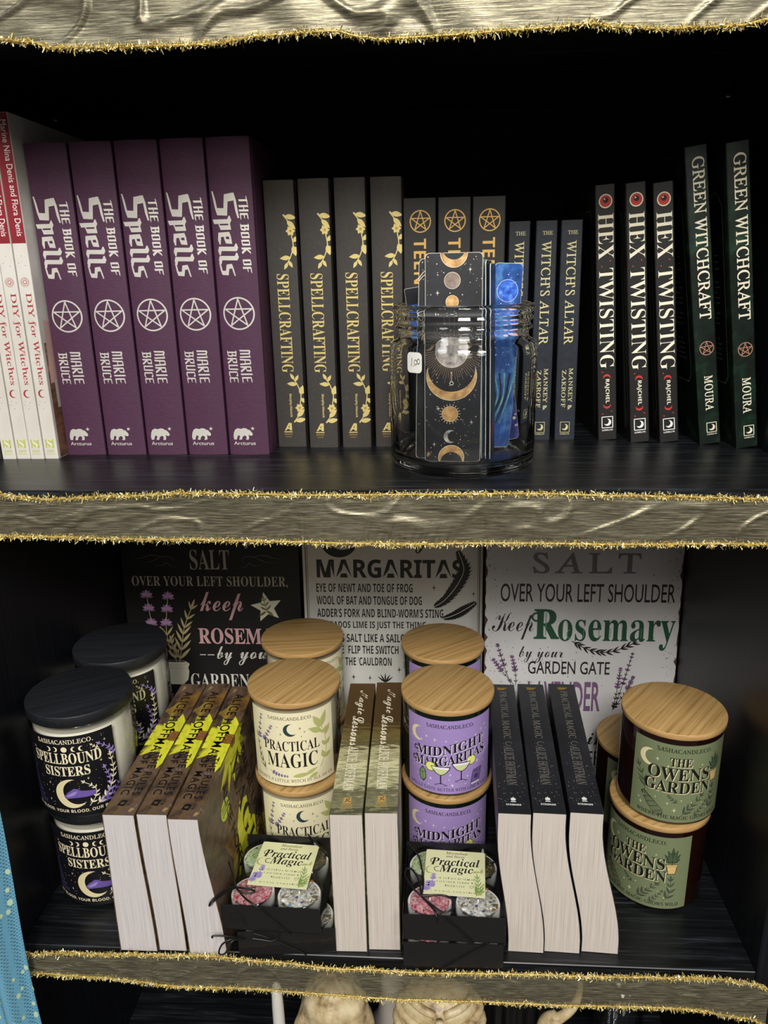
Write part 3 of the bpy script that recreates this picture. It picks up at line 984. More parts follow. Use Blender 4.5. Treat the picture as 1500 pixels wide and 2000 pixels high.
wh = ['beside the navy paperbacks', 'between its two red-eyed twins', 'beside the green book']
for i, (x, y, ry, rz) in enumerate(((138.2, 651, -4.3, 0), (162.6, 640, -5.4, 1.0), (186.4, 640, -6.4, .5))):
    o = hexb if i == 0 else copy_tree(hexb)
    place(o, (x, y, 0), (0, ry, rz))
    tag(o, 'black leaning paperback with a red eye and bold ivory capitals, %s' % wh[i], 'book', 'black paperbacks with a red eye')

# green books
T = 16.6
a = Art()
a.text('GREEN WITCHCRAFT', 'roman', 5.0, 158.5, 118, 9.0, 'ivory', 1, -90, 0.012)
a.pentagram(9.2, 77.2, 5.2, .5, 'rose_gold')
a.text('MOURA', 'roman', 6.0, 41.5, 28, 6.6, 'ivory', 1, -90, 0.012, 1.05)
llewellyn(a, 10.0, 9.5, 7.4, 'ivory')
lf = Art()
pan = [(10, 52), (10, 186), (128, 194), (138, 184), (138, 56), (132, 50), (16, 50)]
lf.poly(pan, 'green_dark_panel', 1)
lf.stroke(pan + [pan[0]], .5, 'pale_line', 2)
rnd = random.Random(4)
for k, z in enumerate((148, 143, 138, 128, 124, 120, 116, 112, 104, 100, 96, 84, 80, 76, 72, 68)):
    for q in range(11):
        w = rnd.uniform(4, 9)
        lf.rect(22 + q * 9.6, z, 22 + q * 9.6 + w, z + 1.1, 'sign_grey_line', 2)
green = book('paperback_book', T, 225, 150, 'green_cover', 'pages', a, lf)
for i, (x, y, ry) in enumerate(((215.6, 630, -8.6), (239.6, 616, -8.4))):
    o = green if i == 0 else copy_tree(green)
    place(o, (x, y, 0), (0, ry, 0))
    tag(o, 'tall dark green leaning paperback with pale capitals, %s' % ('beside the red-eyed books', 'last of its row by the right wall')[i], 'book', 'green paperbacks')

# ------------------------------------------------------------------ the glass jar and its bookmarks
jar = tag(thing('glass_jar', (20.5, 577, 0)), 'wide clear screw-neck glass jar holding bookmarks, price sticker on its side', 'jar')
mb = MB()
outer = [(46, 0.4), (50, 0), (52.6, 1.6), (54, 6), (54.2, 12), (54.2, 84), (53.6, 88.5), (51.2, 91.8), (48.0, 93.6), (47.0, 95.5), (47.0, 98.5),
         (49.4, 100.0), (49.8, 101.6), (48.0, 103.2), (48.0, 105), (50.0, 106.4), (50.2, 108), (48.6, 109.6), (48.8, 111), (50.8, 112.2), (51.2, 115), (50.4, 117), (48.6, 117.6)]
inner = [(47.0, 116.6), (46.0, 113), (45.6, 105), (44.2, 97), (46.6, 92), (50.0, 88), (51.2, 83), (51.2, 13), (49.5, 8.4), (44, 6.2), (20, 5.4), (0.01, 5.2)]
mb.lathe(outer + inner, 'jar_glass', 96)
mb.build('jar_body', jar)
st = Art()
rr = 3.0
pts = []
for cx, cy, a0 in ((6.6 - rr, 14 - rr, 0), (-6.6 + rr, 14 - rr, 90), (-6.6 + rr, 0 + rr, 180), (6.6 - rr, 0 + rr, 270)):
    pts += [(cx + rr * math.cos(R(a0 + k * 15)), cy + rr * math.sin(R(a0 + k * 15))) for k in range(7)]
st.poly(pts, 'sticker_white', 0)
st.stroke([(-2.6, 4.4), (-1.9, 10.2)], .45, 'pen_grey', 2)
st.circle(-.4, 4.8, .4, 'pen_grey', 2, 8)
st.ring(1.3, 7.2, 1.2, .4, 'pen_grey', 2, 20, 0, 350, 1.7)
st.ring(3.8, 7.9, 1.1, .4, 'pen_grey', 2, 20, 0, 350, 1.7)
st.cut(1.5)
mb = MB()
fn = cyl(54.25, -40)
st.onto(mb, lambda x, y, o: fn(x, y + 73, o), .1)
mb.build('price_sticker', jar)

def card(name, w, h, mat, art=None, r=3.0):
    mb = MB()
    pts = []
    for cx, cy, a0 in ((w / 2 - r, h - r, 0), (-w / 2 + r, h - r, 90), (-w / 2 + r, r, 180), (w / 2 - r, r, 270)):
        pts += [(cx + r * math.cos(R(a0 + k * 18)), cy + r * math.sin(R(a0 + k * 18))) for k in range(6)]
    mb.prism(pts, 0.0, 0.5, 'card_edge', 'y')
    face = Art(); face.poly([(x * .985, y * .996 + .3) for x, y in pts], mat, 0)
    if art:
        face.items += art.items
    face.clip(-w / 2 + .05, .05, w / 2 - .05, h - .05)
    face.onto(mb, lambda x, y, o: (x, -o, y), .04)
    face2 = Art(); face2.poly([(x * .985, y * .996 + .3) for x, y in pts], mat, 0)
    face2.onto(mb, lambda x, y, o: (-x, .5 + o, y), .04)
    return mb.build(name)
rnd = random.Random(11)
def stars(a, x0, x1, y0, y1, n, mat='star_cream', lay=1, lo=.14, hi=.42):
    for _ in range(n):
        a.circle(rnd.uniform(x0, x1), rnd.uniform(y0, y1), rnd.uniform(lo, hi), mat, lay, 6)
a = Art()
stars(a, -19, 19, 3, 145, 150)
for x, y in ((11, 134), (-11, 119), (-13, 14), (13, 30), (-10, 40), (0, 31)):
    a.spark(x, y, 1.5, 'star_cream', 1)
def bmoon(a, x, y, r, mat, rim='star_cream'):
    a.circle(x, y, r + .25, rim, 2, 36); a.circle(x, y, r, mat, 3, 36)
a.crescent(0, 144.5, 9.2, 'star_cream', 2, 90, .85, .4); a.crescent(0, 144.5, 8.9, 'moon_bronze', 3, 90, .87, .42)
bmoon(a, -1, 127, 5.3, 'moon_dim')
bmoon(a, -1, 113, 4.2, 'moon_bronze')
for i in range(40):
    an = R(180 + 180 * i / 39)
    r1 = 19 + (i * 7 % 5) * 1.3
    a.stroke([(-1 + 11.4 * math.cos(an), 82 + 11.4 * math.sin(an)), (-1 + r1 * math.cos(an), 82 + r1 * math.sin(an))], .32, 'ray_bronze', 1)
for i in range(16):
    an = R(180 * i / 15)
    a.stroke([(-1 + 11.4 * math.cos(an), 82 + 11.4 * math.sin(an)), (-1 + 18 * math.cos(an), 82 + 18 * math.sin(an))], .32, 'ray_bronze', 1)
bmoon(a, -1, 80, 10.8, 'moon_grey')
a.stroke([(-1, 66), (-1, 59)], .3, 'star_cream', 1); a.ring(-1, 58, 1.2, .5, 'star_cream', 1)
a.crescent(-1, 63, 17.4, 'star_cream', 2, 90, .93, .28); a.crescent(-1, 63, 17.1, 'moon_bronze', 3, 90, .945, .3)
for i in range(20):
    an = R(18 * i)
    a.stroke([(-2 + 6 * math.cos(an), 36 + 6 * math.sin(an)), (-2 + 7.4 * math.cos(an), 36 + 7.4 * math.sin(an))], .35, 'star_cream', 1)
bmoon(a, -2, 36, 5.4, 'moon_bronze')
a.crescent(-1.6, 19.5, 4.8, 'moon_grey', 2, 0, .85, .45)
a.crescent(-1, 4, 9.2, 'star_cream', 2, -90, .85, .4); a.crescent(-1, 4, 8.9, 'moon_bronze', 3, -90, .87, .42)
a.star(-17, 7, 2.4, 'moon_bronze', 1, 8, .2)
b1 = card('bookmark', 39, 145, 'night_sky', a)
place(b1, (12.5, 541, 6.6), (-2.2, 0, -1))
tag(b1, 'dark bookmark printed with a column of moons, frontmost in the jar', 'bookmark', 'bookmarks in the glass jar')
a = Art()
a.ring(-2, 118, 20, .5, 'star_cream', 1, 40); a.ring(0, 112, 24, .5, 'star_cream', 1, 40)
for k in range(5):
    a.stroke([(-18 + k * 1.5, 92 - k * 6), (-14, 104 - k * 3), (-8, 128 - k * 4)], .45, 'star_cream', 1, False, 6)
stars(a, -19, 19, 5, 140, 50)
b2 = card('bookmark', 39, 141, 'night_sky', a)
place(b2, (5.5, 551, 7.0), (-2.2, 1.2, 1))
tag(b2, 'dark bookmark with fine gold rings, just behind the moon bookmark', 'bookmark', 'bookmarks in the glass jar')
a = Art()
for k in range(9):
    a.stroke([(-16, 60 + k * 9), (-4, 72 + k * 8), (14, 70 + k * 9)], 1.1, 'planet_blue' if k % 2 else 'blossom', 1, False, 6)
stars(a, -17, 17, 5, 138, 40)
b3 = card('bookmark', 24, 140, 'aqua_art', a)
place(b3, (36.4, 558.5, 7), (-1.0, 0, 76))
tag(b3, 'blue and aqua bookmark, its edge showing right of the moon bookmark', 'bookmark', 'bookmarks in the glass jar')
for k, (x, y, rz, ry, h, m_, lab) in enumerate(((39.2, 557.5, 77, 0, 139, 'night_sky', 'dark bookmark seen nearly edge on beside the aqua one'),
                                                (42.0, 556.6, 78, 0, 137, 'night_sky', 'black bookmark with red flowers seen nearly edge on beside the planet bookmark'))):
    a = Art(); stars(a, -16, 16, 5, 135, 50)
    for q in range(5):
        a.leaf(-10 + q * 4, 8 + q * 3, 60 + q * 14, 12, 5, 'flower_red', 2)
    o = card('bookmark', 24, h, m_, a)
    place(o, (x, y, 7.2), (-1.0, ry, rz))
    tag(o, lab, 'bookmark', 'bookmarks in the glass jar')
a = Art()
stars(a, -17, 17, 60, 134, 60, 'white_print')
bmoon(a, 0, 118, 7.6, 'planet_blue', 'white_print')
for q in range(9):
    a.leaf(-16 + q * 4, 84 + (q % 3) * 5, 90 + 20 * (q % 4 - 1.5), 16, 9, ('galaxy_blue', 'blossom', 'planet_blue')[q % 3], 1)
a.star(-8, 74, 3.4, 'white_print', 2)
for q in range(6):
    a.stroke([(-14 + q * 3, 20), (-4 + q * 2, 40), (-10 + q * 4, 60)], 1.2, 'aqua_art' if q % 2 else 'night_sky', 2, False, 6)
b6 = card('bookmark', 21, 137, 'galaxy_blue', a)
place(b6, (46.5, 576, 7.5), (-1, 2.9, 12))
tag(b6, 'blue bookmark with a round planet, leaning right in the jar', 'bookmark', 'bookmarks in the glass jar')
a = Art()
for q in range(46):
    a.circle(rnd.uniform(-16, 16), rnd.uniform(4, 40), rnd.uniform(.5, 1.7), 'blossom' if q % 3 else 'star_cream', 2, 8)
for q in range(7):
    a.stroke([(-15 + q * 5, 2), (-9 + q * 4, 50), (-12 + q * 4, 110)], 1.6, 'galaxy_blue' if q % 2 else 'night_sky', 1, False, 6)
b7 = card('bookmark', 27, 122, 'galaxy_violet', a)
place(b7, (53.5, 588, 9.6), (-4, -9.5, -6))
tag(b7, 'violet blossom bookmark slanting across the right side of the jar', 'bookmark', 'bookmarks in the glass jar')
for k in range(4):
    a = Art()
    for q in range(6):
        a.rect(-7, 20 + q * 16, 7, 30 + q * 16, 'galaxy_blue' if k == 0 else 'ink', 1)
    o = card('bookmark', 15, 122 - k, ('night_sky', 'kraft', 'kraft', 'card_edge')[k], a, 1.0)
    place(o, (2.0 + k * 1.8, 596 + k * 2.2, 8.0), (0, -8.6, 14))
    tag(o, 'narrow bookmark in the small bundle at the left of the jar, %s of the bundle' % ('frontmost', 'second', 'third', 'rearmost')[k], 'bookmark', 'bookmarks in the glass jar')

# ------------------------------------------------------------------ paperbacks lying spine up on the lower shelf
def lower(o, x, y, z=LOW, yaw=0.0, tilt=0.0, D=138.0):
    """spine up, tail towards the front"""
    o.rotation_mode = 'XYZ'
    o.location = (x * S, y * S, (z + D) * S)
    o.rotation_euler = (R(-90), R(tilt), R(yaw))
    return o
def ease(t):
    t = max(0.0, min(1.0, t))
    return t * t * (3 - 2 * t)
# brown books with a yellow daisy: the flower runs round the spine onto the front cover
H, D = 202.0, 138.0
def daisy(x0):
    """daisy in a frame whose x runs over spine (0..T) and on over the cover"""
    a = Art()
    cx, cz = x0, 108.0
    for k in range(26):
        an = 360 * k / 26 + (k * 37 % 11) - 5
        L = 26 + (k * 29 % 13)
        if 100 < an < 260: L *= .9
        if 265 < an < 330: L += 14
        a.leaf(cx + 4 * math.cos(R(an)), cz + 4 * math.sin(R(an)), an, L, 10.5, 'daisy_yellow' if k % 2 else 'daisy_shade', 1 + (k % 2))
    for k in range(26):
        an = 360 * (k + .5) / 26
        a.leaf(cx + 4 * math.cos(R(an)), cz + 4 * math.sin(R(an)), an, 21 + k * 7 % 5, 8, 'daisy_yellow', 3)
    a.circle(cx, cz, 14, 'daisy_yellow', 3)
    a.poly([(cx + (7.5 + (k * 5 % 3)) * math.cos(R(30 * k)), cz + (7.5 + (k * 5 % 3)) * math.sin(R(30 * k))) for k in range(12)], 'daisy_heart', 4)
    return a
def rules_book(T, wl, wr):
    sp = daisy(T - 1.5).clip(.3, .3, T - .3, H - .3)
    sp.poly([(.3, 150), (6, 160), (9, 176), (20, 184), (T - .4, 190), (T - .4, 160), (18, 152), (10, 140)], 'bark_gold', 1)
    sp.text('ALICE HOFFMAN', 'sans', T * .34, 130, 112, 9.2, 'ink', 5, -90, 0.012, 1.12)
    sp.text('THE RULES', 'sans', T * .56, 52, 56, 7.0, 'ink', 5, -90, 0.012, 1.2)
    sp.text('OF MAGIC', 'sans', T * .2, 52, 56, 7.0, 'ink', 5, -90, 0.012, 1.2)
    sp.poly([(8, 11), (14, 10), (15, 17), (12, 18), (9, 17)], 'ink', 1); sp.rect(15.5, 12, 17.5, 13, 'ink', 1); sp.rect(10, 12.5, 13, 15, 'bark_cover', 2)
    cv = Art()
    cv.sub(daisy(-1.5)); cv.clip(.9, .4, D - 1, H - .4)
    fl = Art()
    fl.poly([(137, 40), (110, 52), (92, 70), (70, 78), (58, 96), (66, 116), (84, 112), (96, 126), (112, 120), (126, 140), (137, 132)], 'daisy_yellow', 1)
    fl.poly([(60, 40), (84, 52), (104, 40), (96, 62), (74, 74), (54, 92), (50, 70)], 'bark_gold', 1)
    fl.poly([(100, 130), (118, 120), (137, 140), (137, 170), (118, 150)], 'bark_gold', 2)
    cv.items += fl.clip(.9, .4, D - 1, H - .4).items
    cv.circle(38, 60, 8.5, 'sticker_yellow', 5, 36, 12.5)
    for k in range(3):
        cv.rect(34 + k * 3, 51, 35 + k * 3, 68 - k * 2, 'leaf_dark', 6)
    # the title crosses the cover, one word under the other
    cv.text('MAGIC', 'serif', 72, 92, 118, 27, 'ink', 7, 0, -0.01)
    cv.text('THE RULES OF', 'serif', 72, 126, 100, 12, 'ink', 7, 0, -0.004)
    cv.text('ALICE HOFFMAN', 'sans', 74, 62, 112, 13, 'ink', 7, 0, 0.012)
    return book('paperback_book', T, H, D, 'bark_cover', 'pages_white', sp, None, cv.cut(6.0),
                xl=lambda y: -wl * ease(y / D), xr=lambda y: T + wr * ease(y / D))
for i, (T, wl, wr, x, y) in enumerate(((26.2, 1.6, 4.2, -264.0, 494), (25.0, -4.2, 3.0, -236.8, 495.5), (25.0, -5.2, 12.4, -210.2, 491))):
    o = rules_book(T, wl, wr)
    lower(o, x, y)
    tag(o, 'brown paperback with yellow daisy, spine up, %s' % ('beside the black-lidded candles', 'between its two daisy twins', 'front cover facing the gift boxes')[i], 'book', 'daisy paperbacks lying spine up')
# sepia books
T = 26.2; H = 201.0
a = Art()
a.text('Magic', 'script', T * .30, 165, 44, 12, 'ivory', 1, -90, 0.004)
a.text('Lessons', 'script', T * .30, 116, 48, 11, 'ivory', 1, -90, 0.004)
a.text('ALICE HOFFMAN', 'roman', T * .30, 60, 62, 9, 'ivory', 1, -90, 0.014)
a.rect(.3, 26.4, T - .3, 27.0, 'text_brown', 1)
a.rect(9.8, 13.2, 16.2, 20.4, 'orange_gold', 1); a.stroke([(11, 14.6), (13, 17), (12, 19)], .8, 'text_brown', 2); a.stroke([(13, 17), (15.4, 14.8)], .8, 'text_brown', 2); a.circle(14.2, 18.6, .8, 'text_brown', 2, 8)
for k, (s_, w) in enumerate((('SIMON &', 9), ('SCHUSTER', 9), ('PAPERBACKS', 10))):
    a.text(s_, 'bsans', 13, 11.0 - k * 2.1, w, 1.5, 'orange_gold', 1)
les = book('paperback_book', T, H, 138, 'lessons_cover', 'pages', a, xl=lambda y: -0.4 * math.sin(math.pi * min(1, y / 100) ), xr=lambda y: 26.2 + 0.5 * ease(y / 30))
for i, (x, y) in enumerate(((-83.3, 501), (-55.7, 504))):
    o = les if i == 0 else copy_tree(les)
    lower(o, x, y, yaw=1.3)
    tag(o, 'sepia paperback spine up with pale script, %s' % ('beside the cream candles', 'beside the lilac candles')[i], 'book', 'sepia paperbacks lying spine up')
# dark starry books
T = 26.2; H = 197.0
a = Art()
rnd = random.Random(5)
for _ in range(150):
    z = abs(rnd.gauss(0, 1)) * 45 + 8
    if z < 190:
        a.circle(rnd.uniform(.8, T - .8), z, rnd.uniform(.08, .26), 'night_letter' if rnd.random() < .6 else 'white_print', 1, 6)
a.text('PRACTICAL MAGIC', 'roman', T * .4, 142, 82, 6.6, 'night_letter', 1, -90, 0.006)
a.ring(T * .55, 93, 3, .6, 'night_letter', 1, 20, 20, 300)
a.text('ALICE HOFFMAN', 'roman', T * .36, 62, 54, 8.4, 'night_letter', 1, -90, 0.006)
a.leaf(T * .3, 186, 20, 12, 4, 'night_gold', 1); a.leaf(T * .6, 186, 150, 9, 4, 'night_gold', 1)
for k in range(5):
    a.leaf(T * .5, 15.4, 90 + (k - 2) * 24, 4.6 - abs(k - 2) * .8, 1.6, 'white_print', 1)
a.rect(T * .5 - 2, 13.6, T * .5 + 2, 14.6, 'white_print', 1)
a.text('SCRIBNER', 'bsans', T * .5, 9.4, 12, 2.0, 'white_print', 1)
def pm(wl, wr):
    return book('paperback_book', T, H, 138, 'night_cover', 'pages', a, xl=lambda y: wl * ease((y - 20) / 110), xr=lambda y: T + wr * ease((y - 10) / 120))
for i, (x, y, wl, wr) in enumerate(((48.9, 508, 11.5, 15.0), (76.2, 509.5, 14.2, 17.4), (105.2, 511, 16.0, 20.0))):
    o = pm(wl, wr)
    lower(o, x, y, yaw=-1.6 - .7 * i)
    tag(o, 'dark starry paperback spine up with cream pages, %s' % ('beside the lilac candles', 'between its two starry twins', 'on the side of the sage-green candles')[i], 'book', 'starry paperbacks lying spine up')

# ------------------------------------------------------------------ candles
def label_spellbound():
    a = Art(); w, h = 90.0, 78.0
    a.rect(-w / 2, 0, 41, h, 'label_black', 0, 40, 1)
    bend = arc_warp(0.0)
    a.text('SASHACANDLECO.', 'roman', 0, 70.6, 48, 4.2, 'letter_cream', 1, 0, 0.012)
    for x, r, k in ((-14, 2.3, 0), (-8, 2.3, 0), (8, 2.3, 180), (14, 2.3, 180)):
        a.crescent(x, 65.6, r, 'letter_cream', 1, 180 if k == 0 else 0, .85, .5)
    a.circle(0, 65.6, 2.5, 'letter_cream', 1)
    up_ = lambda X, Y: (X, Y - 0.0022 * X * X)
    a.text('SPELLBOUND', 'serif', -1, 51.5, 60, 10.6, 'letter_cream', 1, 0, 0.004)
    a.text('SISTERS', 'serif', -1, 39.8, 39, 9.4, 'letter_cream', 1, 0, 0.004)
    a.crescent(1, 22.5, 14.2, 'moon_cream', 1, 18, .86, .36)
    a.poly([(-6, 20), (-2, 24), (3, 27.5), (6, 27), (9, 25), (15, 24), (21, 23.4), (20, 19), (13, 18.4), (4, 18.4), (-5, 17.6)], 'violet', 2)
    a.poly([(-4, 20.5), (2, 24), (6, 25), (3, 21), (-2, 19.4)], 'violet_light', 3)
    a.sprig([(14, 9), (20, 18), (20, 26), (12, 33)], 5, 1.7, 'letter_cream', 1, .5, 6, 45)
    a.sprig([(20, 9), (32, 20), (37, 36), (36, 52)], 6.4, 2.0, 'letter_cream', 1, .5, 9, 42)
    a.sprig([(22, 9), (31, 17), (33, 30), (30, 42)], 6, 2.0, 'violet_light', 1, .5, 7, 42)
    a.sprig([(26, 9), (36, 16), (42, 24)], 6.4, 2.2, 'violet', 1, .5, 5, 42)
    a.sprig([(39, 50), (37, 58), (28, 66)], 5, 2.0, 'violet_light', 1, .5, 5, 45)
    a.sprig([(28, 62), (25, 64), (22, 67)], 3, 1.2, 'letter_cream', 1, .4, 3, 45)
    for k in range(5):
        a.sprig([(-26 - k * 3, 8), (-32 - k * 2, 20), (-36, 30 + k * 6)], 5, 1.5, 'violet_dim', 1, .4, 6, 42)
    rn = random.Random(3)
    for _ in range(110):
        a.circle(rn.uniform(-43, 43), rn.uniform(8, 75), rn.uniform(.12, .34), 'letter_cream' if rn.random() < .6 else 'violet_light', 1, 6)
    for x, y in ((-18, 32), (16, 36), (-30, 64), (33, 68), (28, 50), (-20, 15)):
        a.spark(x, y, 1.3, 'letter_cream', 1)
    a.text('MY BLOOD, YOUR BLOOD, OUR BLOOD', 'bsans', 0, 3.2, 82, 3.4, 'letter_cream', 1, 0, -0.01)
    return a.clip(-w / 2, 0, 41, h).cut(2.5), 5.0
def label_practical():
    a = Art(); w, h = 87.0, 76.0
    a.rect(-w / 2, 0, w / 2, h, 'label_cream', 0, 40, 1)
    a.text('SASHACANDLECO.', 'roman', 0, 68.6, 42, 3.4, 'text_brown', 1, 0, 0.012)
    a.crescent(0, 58.6, 6.4, 'teal_ink', 1, 20, .84, .42)
    for x, y, r in ((9, 60, 1.7), (-9, 54, 1.4), (13, 56, 1.3), (-12, 61, .9), (10, 51.5, 1)):
        a.spark(x, y, r, 'teal_ink', 1)
    sm = lambda X, Y: (X, Y + 0.0035 * X * X * (0.3 if Y < 5 else 1))
    a.text('PRACTICAL', 'serif', 0, 36.6, 54, 10.6, 'ink', 1, 0, -0.004)
    a.text('MAGIC', 'serif', 0, 19.0, 49, 15.2, 'ink', 1, 0, -0.004)
    a.sprig([(27, 15), (34, 30), (33, 48), (29, 58)], 10, 5.2, 'leaf_pale', 1, .8, 4, 40)
    a.leaf(29, 57, 120, 15, 6.4, 'leaf_pale', 1); a.leaf(29, 56, 68, 17, 6.4, 'leaf_pale', 1); a.leaf(30, 52, 155, 15, 6, 'leaf_pale', 1); a.leaf(33, 46, 58, 12, 5, 'leaf_pale', 1)
    a.lavender([(-33, 44), (-32, 56), (-29, 70)], .95, 'lavender_ink', 1, b=1.6)
    a.lavender([(-28, 44), (-23, 52), (-18, 61)], .95, 'lavender_ink', 1, b=1.6)
    a.sprig([(-27, 12), (-33, 26), (-36, 46)], 9, 1.3, 'leaf_dark', 1, .5, 6, 24)
    a.lavender([(-22, 14), (-14, 11), (-5, 10)], .8, 'lavender_ink', 1, b=1.4)
    a.leaf(0, 10, 6, 18, 4.6, 'leaf_pale', 1); a.leaf(12, 11, 22, 13, 4, 'leaf_pale', 1); a.leaf(24, 10, 200, 10, 4, 'leaf_pale', 1)
    a.text("THERE'S A LITTLE WITCH IN ALL OF US", 'roman', 0, 3.4, 80, 3.2, 'text_brown', 1, 0, 0.006)
    return a.cut(2.5), 3.6
def label_midnight():
    a = Art(); w, h = 88.0, 75.0
    a.rect(-w / 2, 0, w / 2, h, 'label_lilac', 0, 40, 1)
    a.text('SASHACANDLECO.', 'roman', 0, 67, 44, 3.8, 'ink', 1, 0, 0.012)
    a.crescent(-31, 57.5, 7.4, 'moon_cream', 1, 10, .84, .42)
    wv = lambda X, Y: (X, Y + 0.145 * X + 1.2 * math.sin(X / 11))
    for s_, y, w_ in (('MIDNIGHT', 41.6, 65), ('MARGARITAS', 30.6, 69)):
        a.text(s_, 'serif', .9, y - .6, w_, 9.8, 'lilac_white', 1, 0, 0.006, 1.0, wv)
        a.text(s_, 'serif', .3, y, w_, 9.8, 'ink', 2, 0, 0.004, 1.0, wv)
    a.ring(-33, 42, 2.0, 1.0, 'ink', 2, 20, 60, 330); a.ring(-35, 31, 2.0, 1.0, 'ink', 2, 20, 60, 330)
    def coupe(x, y, lx, ly, s):
        a.circle(lx, ly, 5.0, 'ink', 1, 26); a.circle(lx, ly, 4.5, 'lime', 2, 26); a.circle(lx, ly, 3.7, 'lime_light', 3, 26)
        for k in range(4):
            a.stroke([(lx + 3.6 * math.cos(R(45 * k)), ly + 3.6 * math.sin(R(45 * k))), (lx - 3.6 * math.cos(R(45 * k)), ly - 3.6 * math.sin(R(45 * k)))], .3, 'lime', 4)
        bowl = [(-8.6, 5), (-7.6, 2.4), (-4.4, -1.6), (-1, -3.4), (1, -3.4), (4.4, -1.6), (7.6, 2.4), (8.6, 5)]
        a.poly([(x + p * .88, y + q * .9) for p, q in [(-8, 2.8), (-4.4, -1.6), (-1, -3.4), (1, -3.4), (4.4, -1.6), (8, 2.8)]], 'drink', 5)
        a.poly([(x + p * .88, y + q * .9) for p, q in [(-8.6, 5), (-8, 2.8), (8, 2.8), (8.6, 5)]], 'lilac_white', 5)
        a.stroke([(x + p, y + q) for p, q in bowl] + [(x - 8.6, y + 5)], .6, 'ink', 6)
        a.stroke([(x, y - 3.4), (x, y - 13)], 1.0, 'ink', 6)
        a.ring(x, y - 14, 5.6, .5, 'ink', 6, 30, 0, 360, 1.3)
        a.stroke([(x - 4.6, y - 14), (x - .6, y - 12), (x + .6, y - 12), (x + 4.6, y - 14)], .5, 'ink', 6)
    coupe(-8.6, 23, -18, 27.2, 1); coupe(10, 27, 19.8, 33, 1)
    a.poly([(-26, 25), (-22.6, 21), (-22.4, 13), (-25, 9), (-28.8, 11.5), (-29.6, 19)], 'ink', 1)
    a.poly([(-26, 24), (-23.3, 20.6), (-23.1, 13.4), (-25.2, 10.2), (-28.2, 12), (-28.9, 18.8)], 'crystal_green', 2)
    a.stroke([(-26, 24), (-26.4, 18), (-25.2, 10.4)], .4, 'ink', 3); a.stroke([(-28.9, 18.6), (-26.4, 18), (-23.3, 20)], .4, 'ink', 3)
    bk = [(19.6, 8.6), (29, 9.2), (31.4, 22), (22, 21.4)]
    a.poly(bk, 'lilac_dark', 1); a.stroke(bk + [bk[0]], .55, 'ink', 2)
    a.poly([(19.4, 8.4), (29, 9), (29.2, 7), (20, 6.4)], 'lilac_white', 1); a.stroke([(19.4, 8.4), (20, 6.4), (29.2, 7)], .4, 'ink', 2)
    a.text('SPELLS', 'bsans', 26.4, 18.6, 6.4, 1.5, 'ink', 2, 4)
    a.pentagram(25.4, 14, 2.3, .4, 'ink', 2)
    rn = random.Random(8)
    for x, y, r in ((-22, 57, 1.6), (-14, 55, 1.9), (-4, 54.5, 1.2), (5, 54.5, 1.2), (-27, 53, .9), (24, 57, 1.6), (30, 61, 1.5), (35, 64, 1.3), (33, 52, 1.4), (38, 58, 1), (-38, 52, 1.2), (-36, 44, .9), (-38, 36, 1),
                    (-4, 31.6, 1.2), (3, 30.6, 1), (9, 35, 1.6), (26, 30, 1.8), (34, 27, 1.2), (-30, 29, 1.4), (-22, 30, 1), (-18, 14.5, 1.8), (0, 20, 1.3), (2, 9, 2.0), (-1, 15, 1.2), (16, 17, 1.4), (14, 9.6, 1.2), (-32, 15, .8), (-36, 22, 1), (36, 14, .9), (37, 38, 1.0), (-20, 8, 1.0)):
        a.spark(x, y, r, 'lilac_white' if rn.random() < .6 else 'moon_cream', 1)
    for _ in range(50):
        a.circle(rn.uniform(-41, 41), rn.uniform(8, 66), rn.uniform(.15, .3), 'lilac_white', 1, 6)
    a.text('SPELLS TASTE BETTER WITH LIME & SALT', 'roman', 0, 2.6, 80, 3.2, 'ink', 1, 0, 0.006)
    return a.cut(2.5), 4.0
